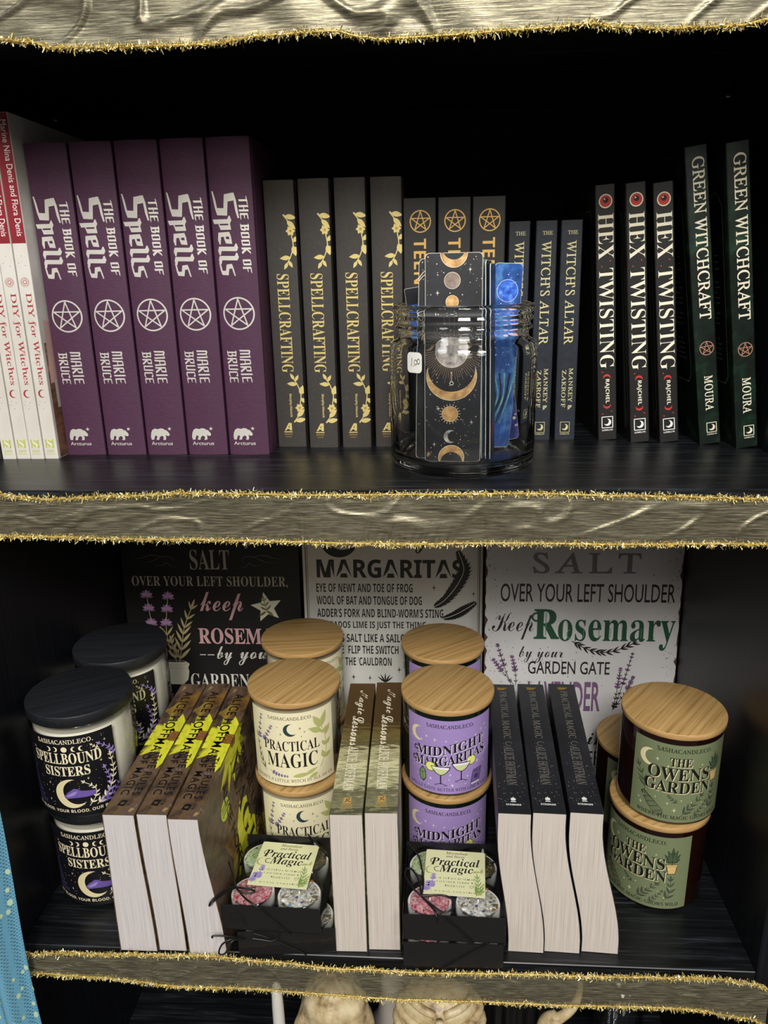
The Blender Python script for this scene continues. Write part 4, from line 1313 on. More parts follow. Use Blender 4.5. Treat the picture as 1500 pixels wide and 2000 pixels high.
def label_owens():
    a = Art(); w, h = 88.0, 75.0
    a.rect(-w / 2, 0, w / 2, h, 'label_sage', 0, 40, 1)
    a.text('SASHACANDLECO.', 'roman', -1, 67.4, 46, 4.0, 'ink', 1, 0, 0.012)
    a.crescent(-30, 58.5, 8.0, 'moon_cream', 1, 10, .84, .42)
    for x, y, r in ((-23, 59, 1.9), (-14, 54, 1.5), (-9, 58, 1.2), (14, 56, 1.2), (-36, 16, 1.2), (-32, 20, 1), (-12, 18, 1.4), (-6, 12, 2.2), (8, 20, 1.4), (24, 12, 1.6), (28, 22, 1), (-34, 12, 1.8), (-22, 22, 1), (-1, 22, 1.1), (18, 18, .9)):
        a.spark(x, y, r, 'moon_cream', 1)
    for s_, y, w_, h_ in (('THE', 54.6, 18, 8), ('OWENS', 41.0, 52, 12), ('GARDEN', 28.6, 56, 11.4)):
        a.text(s_, 'serif', -3.4, y - .6, w_, h_, 'moon_cream', 1, 0, 0.004)
        a.text(s_, 'serif', -4, y, w_, h_, 'ink', 2, 0, 0.004)
    a.poly([(23, 46), (32.6, 46), (31.4, 37), (24.6, 37)], 'ink', 1); a.poly([(23.6, 45.4), (32, 45.4), (30.9, 37.6), (25.2, 37.6)], 'terracotta', 2); a.rect(22.6, 45, 33, 47.2, 'ink', 3); a.rect(23, 45.3, 32.6, 46.9, 'terracotta', 4)
    for an, L in ((90, 17), (70, 15), (112, 15), (48, 13), (134, 13), (30, 10), (152, 10)):
        a.leaf(27.8, 49 + (L - 10) * .4, an, L * .8, 3.2, 'ink', 1); a.leaf(27.8, 49.4 + (L - 10) * .4, an, L * .72, 2.3, 'sage_dark', 2)
    a.stroke([(27.8, 47), (27.8, 60)], .5, 'ink', 2)
    # tied bundle of herbs
    ax, ay, bx, by = -33, 24, -17, 6
    d = Vector((bx - ax, by - ay)); L = d.length; d.normalize(); nn = Vector((-d.y, d.x))
    out = [(ax + d.x * t * L + nn.x * k, ay + d.y * t * L + nn.y * k) for t, k in ((0, -1.6), (.15, -2.2), (.5, -3.6), (.85, -4), (1, -2.6), (1.03, 0), (1, 2.6), (.85, 4), (.5, 3.6), (.15, 2.2), (0, 1.6))]
    a.stroke(out + [out[0]], .5, 'ink', 1)
    for k in (-2, -1, 0, 1, 2):
        a.stroke([(ax + nn.x * k * .6, ay + nn.y * k * .6), (ax + d.x * .5 * L + nn.x * k * 1.4, ay + d.y * .5 * L + nn.y * k * 1.4), (bx + nn.x * k, by + nn.y * k)], .3, 'ink', 1)
    for t in (.2, .4, .6, .8):
        a.stroke([(ax + d.x * t * L - nn.x * 3.4, ay + d.y * t * L - nn.y * 3.4), (ax + d.x * (t + .1) * L + nn.x * 3.4, ay + d.y * (t + .1) * L + nn.y * 3.4)], .4, 'ink', 1)
    a.sprig([(0, 7), (7, 15), (16, 25)], 9, 2.4, 'leaf_dark', 1, .5, 5, 36)
    a.sprig([(10, 6), (16, 11), (21, 18)], 5, 1.6, 'leaf_dark', 1, .4, 5, 40)
    a.sprig([(23, 8), (28, 18), (28, 30)], 10, 2.6, 'leaf_dark', 1, .5, 4, 36)
    a.sprig([(-31, 26), (-33, 34), (-38, 46)], 10, 2.2, 'leaf_dark', 1, .5, 4, 34)
    a.sprig([(-3, 19), (-8, 22), (-11, 25)], 4, 1.5, 'leaf_dark', 1, .4, 4, 40)
    a.text('WHERE THE MAGIC GROWS WILD', 'roman', 0, 3.0, 74, 3.6, 'ink', 1, 0, 0.012)
    return a.cut(2.5), 4.0

def candle(r, h, lid_h, glass_m, wax_m, label, lid_m, side_m, lid_rot, lid_r):
    root = thing('jar_candle')
    hg = h - lid_h
    mb = MB()
    out = [(0.01, .6), (r - 6, .6), (r - 4, 0), (r - 1.4, .7), (r - .3, 2.4), (r, 5), (r, hg - .8), (r - .5, hg - .02)]
    inn = [(r - 2.1, hg - .05), (r - 2.6, hg - 1.2), (r - 2.6, 7), (r - 5, 4.4), (0.01, 4.0)]
    mb.lathe(out + inn, glass_m, 72)
    mb.build('tumbler', root)
    if wax_m:
        wx = MB()
        wx.lathe([(0.01, 4.3), (r - 5.2, 4.7), (r - 2.8, 7.2), (r - 2.8, hg - 7.5), (r - 4, hg - 8), (0.01, hg - 8.6)], wax_m, 64)
        wo = wx.build('wax', root)
        wk = MB(); wk.tube([(0, 0, hg - 9), (.6, .2, hg - 3)], .9, 'wax_plain', 8); wk.build('wick', wo)
    art, z0 = label
    lb = MB()
    fn = cyl(r)
    art.onto(lb, lambda x, y, o: fn(x, y + z0, o), .06)
    lb.build('label', root)
    ld = MB()
    ld.lathe([(0.01, hg), (lid_r - .6, hg), (lid_r, hg + .6), (lid_r, h - .8), (lid_r - .25, h - .25), (lid_r - .8, h), (0.01, h)], lid_m, 80, mats=[lid_m, side_m, side_m, side_m, lid_m, lid_m])
    lo = ld.build('lid', root)
    lo.rotation_euler = (0, 0, R(lid_rot))
    return kids(root)
def stand(proto, first, x, y, z, rz, lid_rot=None):
    o = proto if first else copy_tree(proto)
    place(o, (x, y, z), (0, 0, rz))
    if lid_rot is not None:
        for c in o.children:
            if c.name.startswith('lid'):
                c.rotation_euler = (0, 0, R(lid_rot - rz))
    return o
H0 = 90.0; H1 = 101.0
ss = candle(43.4, H1, 10.0, 'tumbler_glass', 'wax_white', label_spellbound(), 'black_lid', 'black_lid', 20, 44.0)
for i, (x, y, lv, rz, lr, lab) in enumerate(((-309.3, 580, 0, 5, 30, 'black-labelled candle with black lid, at the bottom of the front stack by the left wall'),
                                             (-309.3, 573, 1, 3, 30, 'black-labelled candle with black lid, on top of the front stack by the left wall'),
                                             (-309.3, 669, 0, 12, 5, 'black-labelled candle with black lid, hidden lowest behind the front stack'),
                                             (-309.3, 664, 1, 9, 5, 'black-labelled candle with black lid, on top and half hidden behind the front stack'))):
    tag(stand(ss, i == 0, x, y, LOW + lv * H1, rz, lr), lab, 'candle', 'black-labelled candles')
pmc = candle(41.8, H0, 5.6, 'tumbler_glass', 'wax_cream', label_practical(), 'bamboo', 'bamboo_end', 66, 43.3)
for i, (x, y, lv, rz, lr, lab) in enumerate(((-130.4, 631.5, 0, 11, 60, 'cream-labelled candle with bamboo lid, lower one behind the gift box'),
                                             (-132.6, 635, 1, 3, 62, 'cream-labelled candle with bamboo lid, on top at the front beside the daisy books'),
                                             (-139.4, 727, 0, 30, 20, 'cream-labelled candle with bamboo lid, hidden lowest under the rear one'),
                                             (-139.8, 726.5, 1, 40, 8, 'cream-labelled candle with bamboo lid, rear one in front of the black sign'))):
    tag(stand(pmc, i == 0, x, y, LOW + lv * H0, rz, lr), lab, 'candle', 'cream-labelled candles')
mmc = candle(40.6, H0, 5.6, 'green_glass', None, label_midnight(), 'bamboo', 'bamboo_end', 64, 42.6)
for i, (x, y, lv, rz, lr, lab) in enumerate(((10.8, 626, 0, 2, 50, 'lilac-labelled candle with bamboo lid, lower one behind the gift box'),
                                             (11.3, 627, 1, 3, 58, 'lilac-labelled candle with bamboo lid, on top at the front between the book rows'),
                                             (7.6, 718, 0, 6, 40, 'lilac-labelled candle with bamboo lid, hidden lowest under the rear one'),
                                             (7.6, 717.5, 1, 6, 38, 'lilac-labelled candle with bamboo lid, rear one in front of the spell recipe sign'))):
    tag(stand(mmc, i == 0, x, y, LOW + lv * H0, rz, lr), lab, 'candle', 'lilac-labelled candles')
ogc = candle(41.8, H0, 5.6, 'amber_glass', None, label_owens(), 'bamboo', 'bamboo_end', 60, 43.3)
for i, (x, y, lv, rz, lr, lab) in enumerate(((201.5, 597, 0, -35, 30, 'sage-labelled amber candle with bamboo lid, lower one near the right wall'),
                                             (206.0, 598, 1, 1, 52, 'sage-labelled amber candle with bamboo lid, on top near the right wall'),
                                             (208.0, 690, 0, 0, 50, 'sage-labelled amber candle with bamboo lid, alone behind the stack near the right wall'))):
    tag(stand(ogc, i == 0, x, y, LOW + lv * H0, rz, lr), lab, 'candle', 'sage-labelled candles')

# ------------------------------------------------------------------ tin signs leaning on the back panel
def sign(name, x, y, w, h, art, edge, ragged=None):
    root = thing(name, (x, y, LOW), (-3.82, 0, 0))
    mb = MB()
    mb.box(0, w, 0, 0.6, 0, h, edge, .25, 1)
    art.clip(.25, .25, w - .25, h - .25)
    art.onto(mb, lambda a, b, o: (a, -o, b), .05, .05)
    mb.build('plate', root)
    for a, b in ((6, 6), (w - 6, 6), (6, h - 6), (w - 6, h - 6)):
        hm = MB(); hm.lathe([(0.01, 0), (2.4, 0), (2.6, .3), (2.2, .5), (0.01, .5)], 'steel', 16)
        o = hm.build('eyelet', root); o.location = (a * S, -.05 * S, b * S); o.rotation_euler = (R(90), 0, 0)
    return root
def worn_edge(a, w, h, mat, seed, depth=2.6, lay=6, lo=.3):
    rn = random.Random(seed)
    for side in range(4):
        n = 60
        L = h if side < 2 else w
        pts = []
        for i in range(n + 1):
            t = L * i / n
            d = lo + depth * max(0, rn.gauss(.12, .35))
            pts.append((t, d))
        poly = [(0, 0)] + pts + [(L, 0)]
        m_ = {0: lambda t, d: (d, t), 1: lambda t, d: (w - d, t), 2: lambda t, d: (t, d), 3: lambda t, d: (t, h - d)}[side]
        a.poly([m_(*p) for p in poly], mat, lay)
W, HH = 202.0, 304.0
a = Art()
a.rect(.3, .3, W - .3, HH - .3, 'sign_black', 0)
a.text('always', 'script', 42, 258, 62, 17, 'sign_stone', 1)
a.text('throw', 'script', 102, 268, 46, 15, 'sign_stone', 1)
a.text('spilt,', 'script', 163, 255, 52, 20, 'sign_stone', 1)
a.text('SALT', 'serif', 101, 230, 45, 23.5, 'sign_stone', 1, 0, -0.004)
for sx in (1, -1):
    cx = 38 if sx == 1 else 160
    P = lambda pts: [(cx + sx * (x - 38), y) for x, y in pts]
    a.stroke(P([(13, 243), (24, 243.5), (34, 247), (44, 246), (52, 242)]), .7, 'sign_grey_line', 1, 2, 6)
    a.stroke(P([(18, 239.6), (30, 238.6), (38, 241), (46, 245), (56, 245), (60, 241), (56, 238)]), .7, 'sign_grey_line', 1, 2, 6)
    a.stroke(P([(38, 236), (46, 234.6), (52, 238), (56, 234), (63, 233)]), .7, 'sign_grey_line', 1, 2, 6)
a.text('OVER YOUR LEFT SHOULDER,', 'serif', 99, 209, 178, 13.4, 'sign_stone', 1, 0, -0.005, 1.04)
a.text('keep', 'script', 111, 170, 50, 34, 'sign_pink', 1)
a.star(163, 186, 18.5, 'sign_ivory', 1, 5, .45, 100)
a.sprig([(163, 180), (162, 186), (160, 195)], 10, 2.6, 'sign_olive', 2, .7, 3, 50); a.leaf(163, 182, -40, 10, 3, 'sign_olive', 2); a.leaf(162, 181, 215, 10, 3, 'sign_olive', 2)
a.text('ROSEMARY', 'serif', 139, 141, 114, 19.5, 'sign_pink', 1, 0, 0.008)
a.rect(82, 127, 89, 128, 'sign_white_letter', 1); a.rect(91, 127, 99, 128, 'sign_white_letter', 1)
a.text('by', 'script', 111, 115, 18, 23, 'sign_white_letter', 1)
a.text('your', 'script', 148, 115, 42, 17, 'sign_white_letter', 1)
a.text('GARDEN GATE', 'serif', 128, 86, 118, 18, 'sign_white_letter', 1, 0, -0.006)
a.text('PLANT', 'serif', 60, 62, 60, 16, 'sign_mauve', 1)
a.text('LAVENDER', 'serif', 110, 38, 120, 18, 'sign_mauve', 1)
for pts in ([(36, 130), (29, 160), (25, 206)], [(48, 130), (45, 160), (51, 204)]):
    p = catmull(pts, 12)
    a.stroke(p, .8, 'sign_khaki', 1)
    for t in (.62, .78, .92):
        k = int(t * (len(p) - 1)); x, y = p[k]
        for q in range(7):
            a.leaf(x, y - 2, 90 + (q - 3) * 34, 7.6, 4.2, 'sign_mauve' if q % 2 else 'sign_mauve_dark', 2 if q % 2 else 1)
    for t in (.25, .4):
        k = int(t * (len(p) - 1)); x, y = p[k]
        for s_ in (55, 125): a.leaf(x, y, s_, 14, 2.6, 'sign_khaki', 1)
a.sprig([(57, 116), (62, 140), (66, 160), (76, 184)], 21, 4.0, 'sign_khaki', 1, .9, 7, 32)
a.sprig([(54, 116), (52, 130), (50, 142)], 16, 4.0, 'sign_khaki', 1, .8, 3, 30)
a.poly([(38, 118), (66, 118), (69, 116), (67, 111), (68, 106), (66, 96), (60, 90), (46, 90), (40, 96), (38, 106), (39, 111), (36, 115)], 'sign_ivory', 3)
a.ring(53, 117, 13.5, 1.6, 'sign_pink', 4, 30, 0, 360, 3.4)
a.stroke([(39, 110), (67, 110)], .6, 'sign_pink', 4)
worn_edge(a, W, HH, 'sign_rust', 2, 1.2, 6, 0.0)
o = sign('tin_sign', -352.6, 772, W, HH, a, 'sign_black')
tag(o, 'black tin sign with pink and grey lettering, lavender and a potted rosemary', 'sign')

W = 199.0
a = Art()
a.rect(.3, .3, W - .3, HH - .3, 'sign_silver', 0)
for k in (3.6, 5.4):
    w_ = .9 if k < 5 else .5
    a.stroke([(k, k), (W - k, k), (W - k, HH - k), (k, HH - k), (k, k)], w_, 'sign_ink', 1)
a.crescent(41, 266, 21, 'sign_ink', 1, 55, .86, .34)
a.text('Midnight', 'script', 112, 250, 112, 36, 'sign_ink', 1)
a.text('MARGARITAS', 'bsans', 96.5, 221.5, 162, 21.5, 'sign_ink', 1, 0, 0.009)
rows = [(204.8, 107.5, 'EYE OF NEWT AND TOE OF FROG'), (190, 117.6, 'WOOL OF BAT AND TONGUE OF DOG'), (175, 141.4, "ADDER'S FORK AND BLIND-WORM'S STING"),
        (160, 122, 'BARBADOS LIME IS JUST THE THING'), (145.2, 146, "CRAGGY SALT LIKE A SAILOR'S STUBBLE"), (134 - 4, 0, ''), (120.4, 0, '')]
for y, w_, s_ in rows[:4]:
    a.text(s_, 'bsans', 14.4, y, w_, 10.2, 'sign_ink', 1, 0, 0.0, 1.0, None, 'l')
a.text("CRAGG'S SALT LIKE A SAILOR'S", 'bsans', 14.4, 145.2, 109, 10, 'sign_ink', 1, 0, 0, 1, None, 'l')
a.text('STUBBLE  FLIP THE SWITCH', 'bsans', 14.4, 131, 91, 10, 'sign_ink', 1, 0, 0, 1, None, 'l')
a.text("AND LET THE 'CAULDRON", 'bsans', 14.4, 116.6, 83, 10, 'sign_ink', 1, 0, 0, 1, None, 'l')
for x, y, r in ((53.6, 102.4, 3.2), (72.4, 101.4, 3.0), (106, 112, 3.4), (145.4, 210.5, 3.2), (189, 203.7, 2.6), (186, 262, 2.4)):
    a.spark(x, y, r, 'sign_ink', 1, r * 1.35)
a.star(53.6, 102.4, 2.4, 'sign_ink', 1, 8, .2)
for an in (90, 62, 118, 40, 140):
    a.leaf(90, 96, an, 12, 1.8, 'sign_ink', 1)
def feather(a, pts, wd, mat, gap):
    p = catmull(pts, 14)
    n = len(p)
    a.stroke(p, .7, gap, 3)
    for s_ in (1, -1):
        for i in range(4, n - 1):
            t = i / (n - 1)
            an = math.degrees(math.atan2(p[i + 1][1] - p[i - 1][1], p[i + 1][0] - p[i - 1][0]))
            ww = wd * (math.sin(math.pi * min(1, t * .92 + .06)) ** .7)
            a.leaf(p[i][0], p[i][1], an + s_ * (34 if s_ > 0 else 30), ww * (.86 + .14 * (i % 3)), 2.0, mat, 2)
    a.stroke(p[:6], .8, mat, 2)
feather(a, [(142, 186), (157, 196), (171, 214), (178, 232), (172, 252)], 14, 'sign_ink', 'sign_silver')
feather(a, [(153, 174), (164, 177), (176, 183), (191, 193)], 10, 'sign_ink', 'sign_silver')
a.ring(60, 74, 10, 1.2, 'sign_ink', 1, 30); a.rect(46, 40, 74, 70, 'sign_ink', 1)
o = sign('tin_sign', -146.8, 772, W, HH, a, 'sign_silver')
tag(o, 'pale tin sign with bold black spell recipe, feathers and a black border line', 'sign')

W = 204.0
a = Art()
a.rect(.3, .3, W - .3, HH - .3, 'sign_worn_white', 0)
worn_edge(a, W, HH, 'sign_rust', 5, 3.4, 2, .5)
rn = random.Random(12)
for _ in range(420):
    e = rn.choice((0, 1, 2))
    if e == 0: x, y = abs(rn.gauss(0, 14)), rn.uniform(5, 290)
    elif e == 1: x, y = W - abs(rn.gauss(0, 12)), rn.uniform(5, 290)
    else: x, y = rn.gauss(60, 30), rn.gauss(135, 18)
    if 1 < x < W - 1:
        a.circle(x, y, rn.uniform(.15, .75), 'sign_taupe' if rn.random() < .7 else 'sign_rust', 1, 6)
a.text('always throw spilled', 'script', 104, 268, 160, 18, 'sign_ink', 3)
a.text('SALT', 'roman', 105, 239.5, 111, 23, 'sign_taupe', 3, 0, 0.014, 1.3)
a.text('OVER YOUR LEFT SHOULDER', 'sans', 107, 208, 181, 20.5, 'sign_ink', 3, 0, 0.004)
a.text('Keep', 'script', 30, 165, 44, 31, 'sign_ink', 3, 0, -0.004)
a.text('R', 'serif', 66, 166, 27, 34, 'sign_green', 3, 0, 0.01)
a.ring(55, 191, 4.4, 2.2, 'sign_green', 3, 24, 0, 300)
a.text('osemary', 'serif', 139, 154, 122, 34.5, 'sign_green', 3, 0, 0.0)
a.stroke([(65, 170), (65, 196)], .8, 'sign_green_light', 4); a.ring(93, 172, 5.5, .7, 'sign_green_light', 4, 20, 120, 260)
for x in (105, 121, 133, 145, 165):
    a.stroke([(x, 168), (x, 179)], .6, 'sign_green_light', 4)
a.sprig([(93, 164), (112, 154), (134, 152), (158, 162)], 9, 2.0, 'sign_ink', 3, 1.0, 11, 26, False)
a.text('by your', 'script', 61, 138.5, 47, 19, 'sign_ink', 3, 0, -0.003)
a.text('GARDEN GATE', 'sans', 91, 125.5, 87, 15, 'sign_ink', 3, 0, 0.008)
a.text('LAVENDER', 'sans', 87, 82, 78, 35, 'sign_plum', 3, 0, 0.02)
a.text('in', 'script', 124, 42, 18, 14, 'sign_ink', 3)
a.text('LOVE WHENEVER YOU', 'sans', 90, 16, 150, 18, 'sign_ink', 3)
for pts in ([(30, 112), (22, 134), (14, 160)], [(33, 112), (20, 128), (10, 142)], [(35, 112), (34, 128), (30, 146)]):
    a.lavender(pts, .5, 'sign_plum', 3, 'sign_ink', .6, 2.0)
    a.sprig(pts, 4, 1.0, 'sign_ink', 3, .5, 5, 40, tip=False)
for pts in ([(140, 84), (147, 106), (158, 152)], [(140, 84), (143, 104), (146, 134)], [(140, 84), (152, 104), (160, 124)]):
    a.lavender(pts, .42, 'sign_plum' , 3, 'sign_ink', .7, 2.0)
    a.sprig(pts, 5, 1.4, 'sign_ink', 3, .7, 8, 36, tip=False)
o = sign('tin_sign', 52.6, 742, W, HH, a, 'sign_rust')
tag(o, 'worn white tin sign with green rosemary lettering and rusty ragged edges', 'sign')

# ------------------------------------------------------------------ gift boxes with tealights
BW, BD, BH = 82.0, 84.0, 28.0
def tag_art():
    a = Art()
    r = 2.0
    pts = []
    for cx, cy, a0 in ((25.5 - r, 51 - r, 0), (-25.5 + r, 51 - r, 90), (-25.5 + r, r, 180), (25.5 - r, r, 270)):
        pts += [(cx + r * math.cos(R(a0 + k * 22.5)), cy + r * math.sin(R(a0 + k * 22.5))) for k in range(5)]
    a.poly(pts, 'tag_paper', 0)
    a.text('Moondust', 'ital', 1, 46.4, 19, 3.2, 'text_brown', 1, 0, 0.01)
    a.text('and Raven', 'ital', 0, 42.6, 16, 3.0, 'text_brown', 1, 0, 0.01)
    a.text('Practical', 'bital', 0, 33, 42, 9.0, 'ink', 1)
    a.text('Magic', 'bital', 1, 23, 29, 10.6, 'ink', 1)
    a.ring(-18.5, 38, 2.6, .6, 'ink', 1, 20, 60, 300); a.ring(-15, 28.6, 2.6, .6, 'ink', 1, 20, 60, 300)
    a.crescent(-21, 27, 4.2, 'leaf_pale', 1, 15, .9, .3)
    for k, (s_, w) in enumerate((('ROSE PETALS, ROSEMARY,', 37), ('LAVENDER, PERIDOT,', 31), ("TIGER'S EYE", 17))):
        a.text(s_, 'serif', 0.5, 17.2 - k * 4.0, w, 2.3, 'text_brown', 1, 0, -0.02)
    a.stroke([(14, 8.8), (12.4, 11), (13.6, 12), (14.6, 11), (15.8, 12.2), (16.6, 11), (14, 8.8)], .3, 'text_brown', 1)
    a.text('SOY WAX | UNSCENTED', 'serif', 0.5, 2.6, 34, 2.3, 'text_brown', 1, 0, -0.02)
    a.lavender([(-19, 2), (-19, 10), (-17.6, 22)], .6, 'violet_light', 1, 'leaf_pale', .4, 1.9)
    a.lavender([(-22, 2), (-22.6, 6), (-22.4, 13)], .7, 'violet_light', 1, 'leaf_pale', .4, 1.7)
    a.sprig([(18, 1), (20, 8), (19, 20)], 10, 1.7, 'herb_green', 1, .5, 7, 30)
    a.sprig([(18, 1), (22, 6), (24, 13)], 6, 1.4, 'leaf_pale', 1, .4, 5, 30)
    a.leaf(14, 27, 5, 8, 2.6, 'leaf_pale', 1); a.leaf(22, 26, 80, 6, 2.4, 'leaf_pale', 1)
    return a
TAG = tag_art()
def giftbox(cords, card, card_rot):
    root = thing('gift_box')
    mb = MB()
    x = BW / 2 - .6
    mb.box(-x, x, .6, BD - .6, .4, 1.2, 'box_black')
    mb.box(-x, x, .6, 1.3, .4, 25.4, 'box_black'); mb.box(-x, x, BD - 1.3, BD - .6, .4, 25.4, 'box_black')
    mb.box(-x, -x + .7, 1.3, BD - 1.3, .4, 5, 'box_black'); mb.box(x - .7, x, 1.3, BD - 1.3, .4, 5, 'box_black')
    mb.build('tray', root)
    cv = MB(); cv.box(-BW / 2, BW / 2, 0, BD, .1, BH, 'clear_film', .5, 2)
    cv.build('clear_cover', root)
    for pts in cords:
        cb = MB()
        cb.tube(catmull(pts, 8), .75, 'cord_black', 8)
        cb.build('cord', root)
    if card:
        cd = MB()
        cd.box(-25.3, 25.3, .2, 50.8, 0, .4, 'card_edge')
        TAG.onto(cd, lambda x, y, o: (x, y, .4 + o), .05)
        o = cd.build('label_card', root)
        o.location = [c * S for c in card]; o.rotation_euler = (0, 0, R(card_rot))
    return root
mottled('bed_green', (400, 400, 400), [(0.3, '7d9a62'), (0.55, 'b9cba6'), (0.75, 'e6ece0')], 0.25, 1.0, 4, 0.5)
mottled('bed_rose', (400, 400, 400), [(0.3, '8a3a40'), (0.5, 'c08088'), (0.7, 'e0cfd0')], 0.25, 1.0, 4, 0.5)
mottled('bed_olive', (400, 400, 400), [(0.3, '23221a'), (0.55, '4b4836'), (0.75, '8a8672')], 0.25, 1.0, 4, 0.5)
mottled('bed_grey', (400, 400, 400), [(0.3, '6d6a50'), (0.5, 'b8b6b0'), (0.7, 'e2e4e6')], 0.25, 1.0, 4, 0.5)
def tealight(kind, seed):
    rn = random.Random(seed)
    root = thing('tealight')
    mb = MB()
    mb.lathe([(0.01, 0), (17.6, 0), (18.4, .8), (18.9, 22.6), (18.5, 22.6), (18.0, 1.4), (0.01, 1.2)], 'cup_plastic', 48)
    mb.build('cup', root)
    wx = MB(); wx.lathe([(0.01, 1.5), (17.6, 1.6), (18.1, 17.6), (17.2, 18.2), (0.01, 18.0)], 'wax_plain', 40); wo = wx.build('wax', root)
    tp = MB()
    cols = {'green': ['herb_green', 'herb_green', 'leaf_pale', 'glitter_silver', 'glitter_silver'], 'red': ['petal_red', 'petal_pink', 'petal_pink', 'glitter_silver', 'glitter_red'],
            'olive': ['herb_olive', 'herb_olive', 'stone_brown', 'box_black', 'glitter_gold'], 'clear': ['stone_brown', 'herb_olive', 'glitter_silver', 'glitter_teal', 'wax_plain']}[kind]
    bed = {'green': 'bed_green', 'red': 'bed_rose', 'olive': 'bed_olive', 'clear': 'bed_grey'}[kind]
    tp.lathe([(0.01, 18.0), (16.6, 18.05), (15.8, 18.5), (0.01, 19.0)], bed, 40)
    for i in range(150):
        an, r = rn.uniform(0, 2 * math.pi), 16.8 * math.sqrt(rn.random())
        x, y = r * math.cos(an), r * math.sin(an)
        c = rn.choice(cols)
        sz = rn.uniform(.7, 2.2) if not c.startswith('glitter') else rn.uniform(.4, .8)
        z = 18.2 + rn.uniform(0, 1.0)
        u = Vector((rn.gauss(0, 1), rn.gauss(0, 1), rn.gauss(0, .35))).normalized()
        w = u.cross(Vector((rn.gauss(0, .4), rn.gauss(0, .4), 1))).normalized()
        t = u.cross(w) * (sz * .22)
        p = Vector((x, y, z))
        a, b = u * sz, w * sz * rn.uniform(.4, .9)
        tp.add([tuple(p + v) for v in (a, b, -a, -b)] + [tuple(p + t), tuple(p - t)], [[0, 1, 4], [1, 2, 4], [2, 3, 4], [3, 0, 4], [1, 0, 5], [2, 1, 5], [3, 2, 5], [0, 3, 5]], c)
    for i in range(5):
        an, r = rn.uniform(0, 2 * math.pi), rn.uniform(3, 15)
        cx, cy = r * math.cos(an), r * math.sin(an)
        pts = [(cx + (1.5 if k % 2 == 0 else .6) * math.cos(R(36 * k)), cy + (1.5 if k % 2 == 0 else .6) * math.sin(R(36 * k))) for k in range(10)]
        tp.prism(pts, 19.6, 19.8, rn.choice(['glitter_blue', 'glitter_gold', 'glitter_teal', 'glitter_silver']))
    tp.build('toppings', wo)
    wk = MB(); wk.tube([(0, 0, 17.5), (.4, .2, 21.6)], .7, 'wax_plain', 8); wk.build('wick', wo)
    return kids(root)
kinds = ['red', 'clear', 'green', 'olive']
TL = [tealight(k, 20 + i) for i, k in enumerate(kinds)]
used = [False] * 4
spots = [(-19.8, 21.5), (19.8, 21.5), (-19.8, 61.5), (19.8, 61.5)]
desc = {'red': 'tealight topped with rose petals and glitter', 'clear': 'tealight topped with brown chips and silver glitter', 'green': 'tealight topped with green herbs and glitter', 'olive': 'tealight topped with dark olive herbs'}
pos4 = ['front left', 'front right', 'rear left', 'rear right']
A_up = [[(-31.2, 13.7, 31.5), (-36, 9, 34), (-41, 2, 35), (-46, -4, 34), (-48, -6, 30), (-45, -4.5, 33), (-39, 4, 33), (-31.2, 13.7, 31)],
        [(-31.2, 13.7, 31.5), (-27, 8, 33), (-20, 7, 32), (-14.5, 9, 32), (-17, 11, 32), (-24, 12, 32), (-31.2, 13.7, 31)],
        [(-31, 13.7, 31), (-36, 22, 36), (-42, 33, 39)], [(-31.2, 13.7, 31), (-22, 5, 29.4), (-12.7, -.9, 28.6), (0.2, -1.2, 16.5), (13.5, -1.2, 2.4), (15.5, .8, -.3)],
        [(15.5, 84.8, 27), (18.5, 79.5, 29.2), (30.8, 65.8, 29.2), (41.6, 52, 28.6), (42.2, 46, 22)]]
A_lo = [[(-34, -7.5, 27), (-42, -13, 33), (-50, -15, 30), (-53, -16, 22), (-48, -16, 22), (-42, -12, 30), (-34, -7.5, 26.5)], [(-34, -7.5, 27), (-46, -11, 34), (-57, -12, 36), (-58, -12, 34)],
        [(-27, -7.5, 27), (-20, -8, 26), (-11, -9, 25), (-6, -8, 28), (-7, -7.6, 31)], [(-27, -1.5, 26), (-14, -1.4, 20), (12, -1.4, 3.5), (15, -1.0, 1.0)]]
B_up = [[(-26.2, 14, 31.5), (-29, 30, 32.5), (-35, 42, 32), (-40, 42, 32), (-40, 32, 33), (-33, 20, 33), (-26.2, 14, 31)],
        [(-26.2, 14, 31.5), (-15, 15, 32), (-6, 15.5, 31), (0, 9, 32), (-2, 0, 33), (-9, -2.0, 32), (-19, 5, 33), (-26.2, 14, 31)],
        [(-26.3, 14, 31), (-25, 30, 30.5), (-27, 46, 30.3), (-30.5, 62, 29.2), (-41.4, 78, 28.6)], [(-26.2, 14, 31), (-18, 4, 30.6), (-11.8, -.9, 28.6), (1.3, -1.2, 16.5), (13.5, -1.2, 3), (15.5, .8, -.3)],
        [(-26, 14, 31), (-17, 1, 32.5), (-14, -4, 30), (-13, -5, 24)]]
B_lo = [[(28.5, -1.3, 27.8), (26.5, -1.2, 26.6), (9.7, -1.2, 15), (-6.3, -1.2, 2.2), (-8.5, -.9, 1)]]
boxes = (('lower left', -122.8, 496.0, LOW, 5.5, A_lo, None, 0, 'black gift box with clear lid, underneath beside the sepia books', (0, 1, 3)),
         ('upper left', -133.9, 491.2, LOW + 28.3, -1.5, A_up, (1.5, 18.8, 28.3), -2.5, 'black gift box with corner bow, on top beside the daisy book', (0, 1, 2, 3)),
         ('lower right', 14.6, 489.0, LOW, 0.4, B_lo, None, 0, 'black gift box with clear lid, underneath between sepia and starry books', (0, 1)),
         ('upper right', 15.0, 488.2, LOW + 28.3, -0.6, B_up, (0.0, 18.5, 28.3), -2.5, 'black gift box with looped bow, on top between sepia and starry books', (0, 1, 2, 3)))
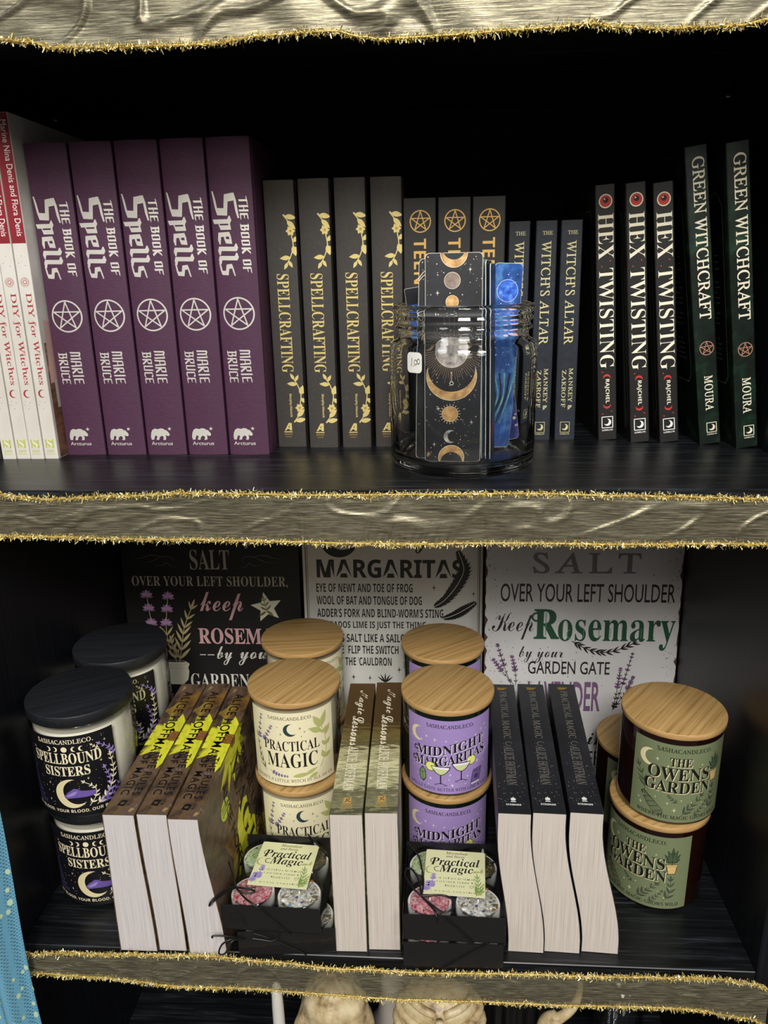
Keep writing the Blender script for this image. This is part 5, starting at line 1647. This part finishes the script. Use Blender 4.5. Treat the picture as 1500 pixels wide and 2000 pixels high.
for nm, x, y, z, rz, cords, card, cr, lab, which in boxes:
    g = giftbox(cords, card, cr)
    place(g, (x, y, z), (0, 0, rz))
    tag(g, lab, 'gift box', 'gift boxes of tealights')
    c, s = math.cos(R(rz)), math.sin(R(rz))
    for k in which:
        px, py = spots[k]
        o = copy_tree(TL[k]) if used[k] else TL[k]
        used[k] = True
        place(o, (x + px * c - py * s, y + px * s + py * c, z + 1.25), (0, 0, rz + 40 * k))
        stack = {'lower left': 'the lower left gift box', 'upper left': 'the upper left gift box', 'lower right': 'the lower right gift box', 'upper right': 'the upper right gift box'}[nm]
        tag(o, '%s, %s inside %s' % (desc[kinds[k]], pos4[k], stack), 'tealight', 'tealights in the gift boxes')

# ------------------------------------------------------------------ gold ribbons with tinsel edges
from mathutils import noise as mn
def lerp(tab, x):
    if x <= tab[0][0]: return tab[0][1]
    for (a, p), (b, q) in zip(tab[:-1], tab[1:]):
        if x <= b:
            t = (x - a) / (b - a); t = t * t * (3 - 2 * t)
            return p + (q - p) * t
    return tab[-1][1]
def ribbon(x0, x1, top, bot, y, amp, seed, label, edges, fray=False):
    root = thing('gold_ribbon', ((x0 + x1) / 2, y, 0))
    cx = (x0 + x1) / 2
    def depth(x, v):
        n = mn.noise(Vector((x * .011, v * .7, seed))) + .35 * mn.noise(Vector((x * .03 + v * 1.0, v * 1.2, seed + 7)))
        q = mn.noise(Vector((x * .022 - v * .9, v * .8 + x * .008, seed + 3)))
        crease = max(0.0, 1 - abs(q) / .09)
        return -amp * (1.0 + n) - crease * amp * .55 * math.sin(math.pi * min(1, max(0, v * .9 + .05)))
    def P(x, v):
        zt, zb = lerp(top, x), lerp(bot, x)
        return (x - cx, depth(x, v), zb + (zt - zb) * v)
    mb = MB()
    mb.grid(lambda u, v: P(x0 + (x1 - x0) * u, v), 420, 24, 'gold_organza')
    if fray:
        pass
    mb.build('organza', root)
    for v in edges:
        tn = MB()
        rn = random.Random(seed * 10 + v)
        n = int((x1 - x0) / .11)
        core = [Vector(P(x0 + (x1 - x0) * i / 260, v)) for i in range(261)]
        tn.tube([tuple(p) for p in core], .8, 'tinsel_dark', 6)
        for i in range(n):
            x = x0 + (x1 - x0) * (i + rn.random()) / n
            p = Vector(P(x, v)) + Vector((0, rn.gauss(0, .8), rn.gauss(0, .9)))
            d = Vector((rn.gauss(0, .75), rn.gauss(0, .8) - .15, rn.gauss(0, 1))).normalized()
            L = rn.uniform(.9, 3.0)
            w = d.cross(Vector((rn.gauss(0, 1), rn.gauss(0, 1), rn.gauss(0, 1)))).normalized() * rn.uniform(.2, .42)
            e = p + d * L
            m_ = rn.choices(['tinsel_gold', 'tinsel_bright', 'tinsel_dark'], [6, 3, 2])[0]
            tn.add([tuple(p + w), tuple(p - w), tuple(e - w * .7), tuple(e + w * .7)], [[0, 1, 2, 3]], m_)
        tn.build('tinsel_edge', root)
    tag(root, label, 'ribbon')
    return root
ribbon(-300, 240, [(-300, 303), (240, 303)],
       [(-300, 272), (-250, 271.5), (-232, 269.5), (-217, 266), (-180, 265), (-145, 264.5), (-125, 264.8), (-95, 267.8), (-57, 268.4), (-40, 265), (-31, 263.4), (14, 264), (60, 265.4), (87, 266.8), (97, 264.8), (125, 263), (164, 263), (180, 265.6), (240, 268)],
       489, 4.2, 3, 'crumpled sheer gold ribbon with tinsel edge along the topmost shelf', (0,))
ribbon(XL - 14, XR + 15, [(-368, 0), (-300, 0.2), (-262, -3.2), (-210, -1), (-155, .6), (-60, -.6), (40, 0.4), (116, -.8), (210, -3), (275, -3)],
       [(-368, -29), (-299, -30), (-193, -31.8), (-120, -33), (-52, -34.6), (118, -34.4), (214, -34), (275, -34)],
       489, 3.0, 11, 'sheer gold ribbon with tinsel edges along the shelf under the upper book row', (0, 1))
ribbon(-362, 266, [(-362, -404.5), (-341, -403.6), (-300, -401.5), (-240, -398.5), (-191, -398), (-140, -401.5), (-70, -405.5), (-21, -407), (40, -405), (103, -403.5), (223, -400.5), (250, -404), (266, -410)],
       [(-362, -423), (-345, -423.8), (-290, -426), (-194, -431.4), (-100, -434), (-21, -435.6), (105, -435.4), (207, -433), (250, -440), (266, -446)],
       489, 2.4, 23, 'sheer gold ribbon with tinsel edges along the shelf under the candles', (0, 1))

# ------------------------------------------------------------------ teal tulle hanging at the left
def tul(u, v):
    x = -336.5 - 95 * (1 - u)
    z = -150 - 620 * (1 - v)
    return (x + 1.5 * math.sin(z * .02) + 336, -8 * math.sin(u * 17 + .6 * math.sin(z * .011)) - 5 * math.sin(u * 6) , z + 460)
tu = thing('tulle_curtain', (-336, 468, -460))
mb = MB(); mb.grid(tul, 120, 60, 'teal_tulle')
mb.build('netting', tu)
rn = random.Random(9)
dt = MB()
for _ in range(300):
    u, v = rn.random(), rn.random()
    p = Vector(tul(u, v))
    r = rn.uniform(1.6, 3.2)
    dx = Vector(tul(min(1, u + .01), v)) - Vector(tul(max(0, u - .01), v)); dx.normalize()
    an = rn.uniform(0, 3)
    dt.add([tuple(p + Vector((0, -.35, 0)) + dx * (r * math.cos(R(45 * k) + an) * .8) + Vector((0, 0, r * 1.15 * math.sin(R(45 * k) + an)))) for k in range(8)], [list(range(8))], 'tulle_dot')
dt.build('dots', tu)
hem = MB(); hem.tube([tul(1, j / 60) for j in range(61)], .5, 'tulle_dot', 6)
tag(tu, 'teal dotted tulle netting hanging at the left edge of the bookcase', 'tulle curtain')

# ------------------------------------------------------------------ things on the bottom shelf
BOT = -682.0
def blob(fn, nu, nv, mat, name, root):
    """closed surface of revolution with a radius that varies around it; fn(angle, t) -> (r, z)"""
    mb = MB()
    vs = []; fs = []
    for j in range(nv + 1):
        for i in range(nu):
            a = 2 * math.pi * i / nu
            vs.append(fn(a, j / nv))
    for j in range(nv):
        for i in range(nu):
            fs.append([j * nu + i, j * nu + (i + 1) % nu, (j + 1) * nu + (i + 1) % nu, (j + 1) * nu + i])
    fs.append(list(range(nu))[::-1]); fs.append([nv * nu + i for i in range(nu)])
    mb.add(vs, fs, mat, True)
    return mb.build(name, root)
# a bone-coloured rough candle shaped like a rock or skull
sk = thing('resin_figurine', (-97, 560, BOT))
def rock(a, t):
    prof = [(0, 40), (.25, 44), (.5, 41), (.7, 37), (.85, 31), (.95, 20), (1, 4)]
    r = lerp(prof, t)
    n = mn.noise(Vector((math.cos(a) * 1.6, math.sin(a) * 1.6, t * 4.5))) * 7 + mn.noise(Vector((math.cos(a) * 4, math.sin(a) * 4, t * 12))) * 3
    r = max(2, r + n * (1 - t * .4))
    return (r * math.sin(a), -r * math.cos(a) * .9, 188 * t)
blob(rock, 56, 60, 'resin_bone', 'body', sk)
tag(sk, 'rough bone-coloured figurine, its lumpy top showing below the lowest ribbon', 'figurine')
rb = thing('resin_figurine', (4, 560, BOT))
def torso(a, t):
    r = lerp([(0, 34), (.2, 28), (.5, 36), (.75, 40), (.92, 36), (1, 16)], t)
    return (r * math.sin(a), -r * math.cos(a) * .7, 180 * t)
blob(torso, 48, 40, 'resin_bone', 'body', rb)
rm = MB()
for s_ in (1, -1):
    for k in range(8):
        z = 172 - k * 15
        pts = []
        for q in range(12):
            a = R(8 + q * 13) * s_
            rr_ = lerp([(0, 34), (.2, 28), (.5, 36), (.75, 40), (.92, 36), (1, 16)], z / 180) + 2.2
            pts.append((rr_ * math.sin(a), -rr_ * math.cos(a) * .7 - 1, z - 16 * (1 - math.cos(a)) * .2 + 9 * math.sin(abs(a)) - 6))
        rm.tube(pts, [4.2 - .15 * q for q in range(12)], 'resin_bone', 8)
rm.build('ribs', rb)
sm = MB(); sm.tube([(0, -28, 120), (0, -32, 150), (0, -30, 170)], [3.4, 4.6, 3.6], 'resin_bone', 10); sm.build('breastbone', rb)
tag(rb, 'bone-coloured figurine with curved ribs, right of the patterned bowl', 'figurine')
bo = thing('patterned_bowl', (-46, 655, BOT))
mb = MB()
mb.lathe([(0.01, 0), (30, 0), (32, 4), (30, 8), (18, 30), (14, 60), (14, 110), (22, 126), (36, 142), (43, 160), (43, 178), (45, 180), (45, 184), (42, 184), (41, 165), (33, 146), (0.01, 134)], 'bowl_white', 56)
pa = Art()
C_ = 2 * math.pi * 43.2
pa.rect(0, 160, C_, 162, 'bowl_black', 1, 60, 1); pa.rect(0, 176, C_, 179, 'bowl_black', 1, 60, 1)
for k in range(20):
    x = C_ * k / 20
    pa.stroke([(x, 162), (x + C_ / 40, 169), (x + C_ / 20, 162)], 1.5, 'bowl_black', 1, False, 5)
    pa.stroke([(x, 176), (x + C_ / 40, 169), (x + C_ / 20, 176)], 1.5, 'bowl_black', 1, False, 5)
    pa.spark(x, 169, 2.4, 'bowl_black', 1)
fn = cyl(43.25)
pa.cut(3.0).onto(mb, fn, .1)
mb.build('body', bo)
tag(bo, 'footed white bowl with black lattice band, between the two bone figurines', 'bowl')
wd = thing('white_wand', (-151, 555, BOT))
mb = MB(); mb.lathe([(0.01, 0), (6, 0), (6, 100), (5.6, 150), (5.0, 170), (3.6, 177), (0.01, 180)], 'wand_white', 20); mb.build('body', wd)
tag(wd, 'slender white rounded stick left of the rough bone figurine', 'wand')
bk = thing('black_candle', (84, 612, BOT))
def flute(a, t):
    r = 34 + 1.8 * math.cos(a * 16)
    if t > .97: r *= 1 - (t - .97) * 10
    return (r * math.sin(a), -r * math.cos(a), 186 * t)
blob(flute, 128, 20, 'wax_black', 'body', bk)
tag(bk, 'black fluted pillar candle right of the ribbed figurine', 'candle')
hn = thing('bone_horn', (120, 552, BOT))
mb = MB()
mb.tube(catmull([(-14, 0, 0), (-14, 2, 60), (-18, 0, 120), (-16, -2, 150), (-4, -4, 160), (8, -2, 172), (13, 2, 188), (12, 4, 202)], 8), [9 - 7 * i / 56 if i > 30 else 9 - i * .05 for i in range(57)], 'resin_bone', 14)
mb.build('body', hn)
tag(hn, 'pale curved bone horn right of the black fluted candle', 'horn')
gl = thing('drinking_glass', (176, 575, BOT))
mb = MB()
mb.lathe([(0.01, 0), (20, 0), (22, 3), (24, 186), (22.6, 186), (20.4, 5), (0.01, 4)], 'tumbler_glass', 48)
mb.build('body', gl)
tag(gl, 'clear round glass on the bottom shelf below the right part of the ribbon', 'glass')
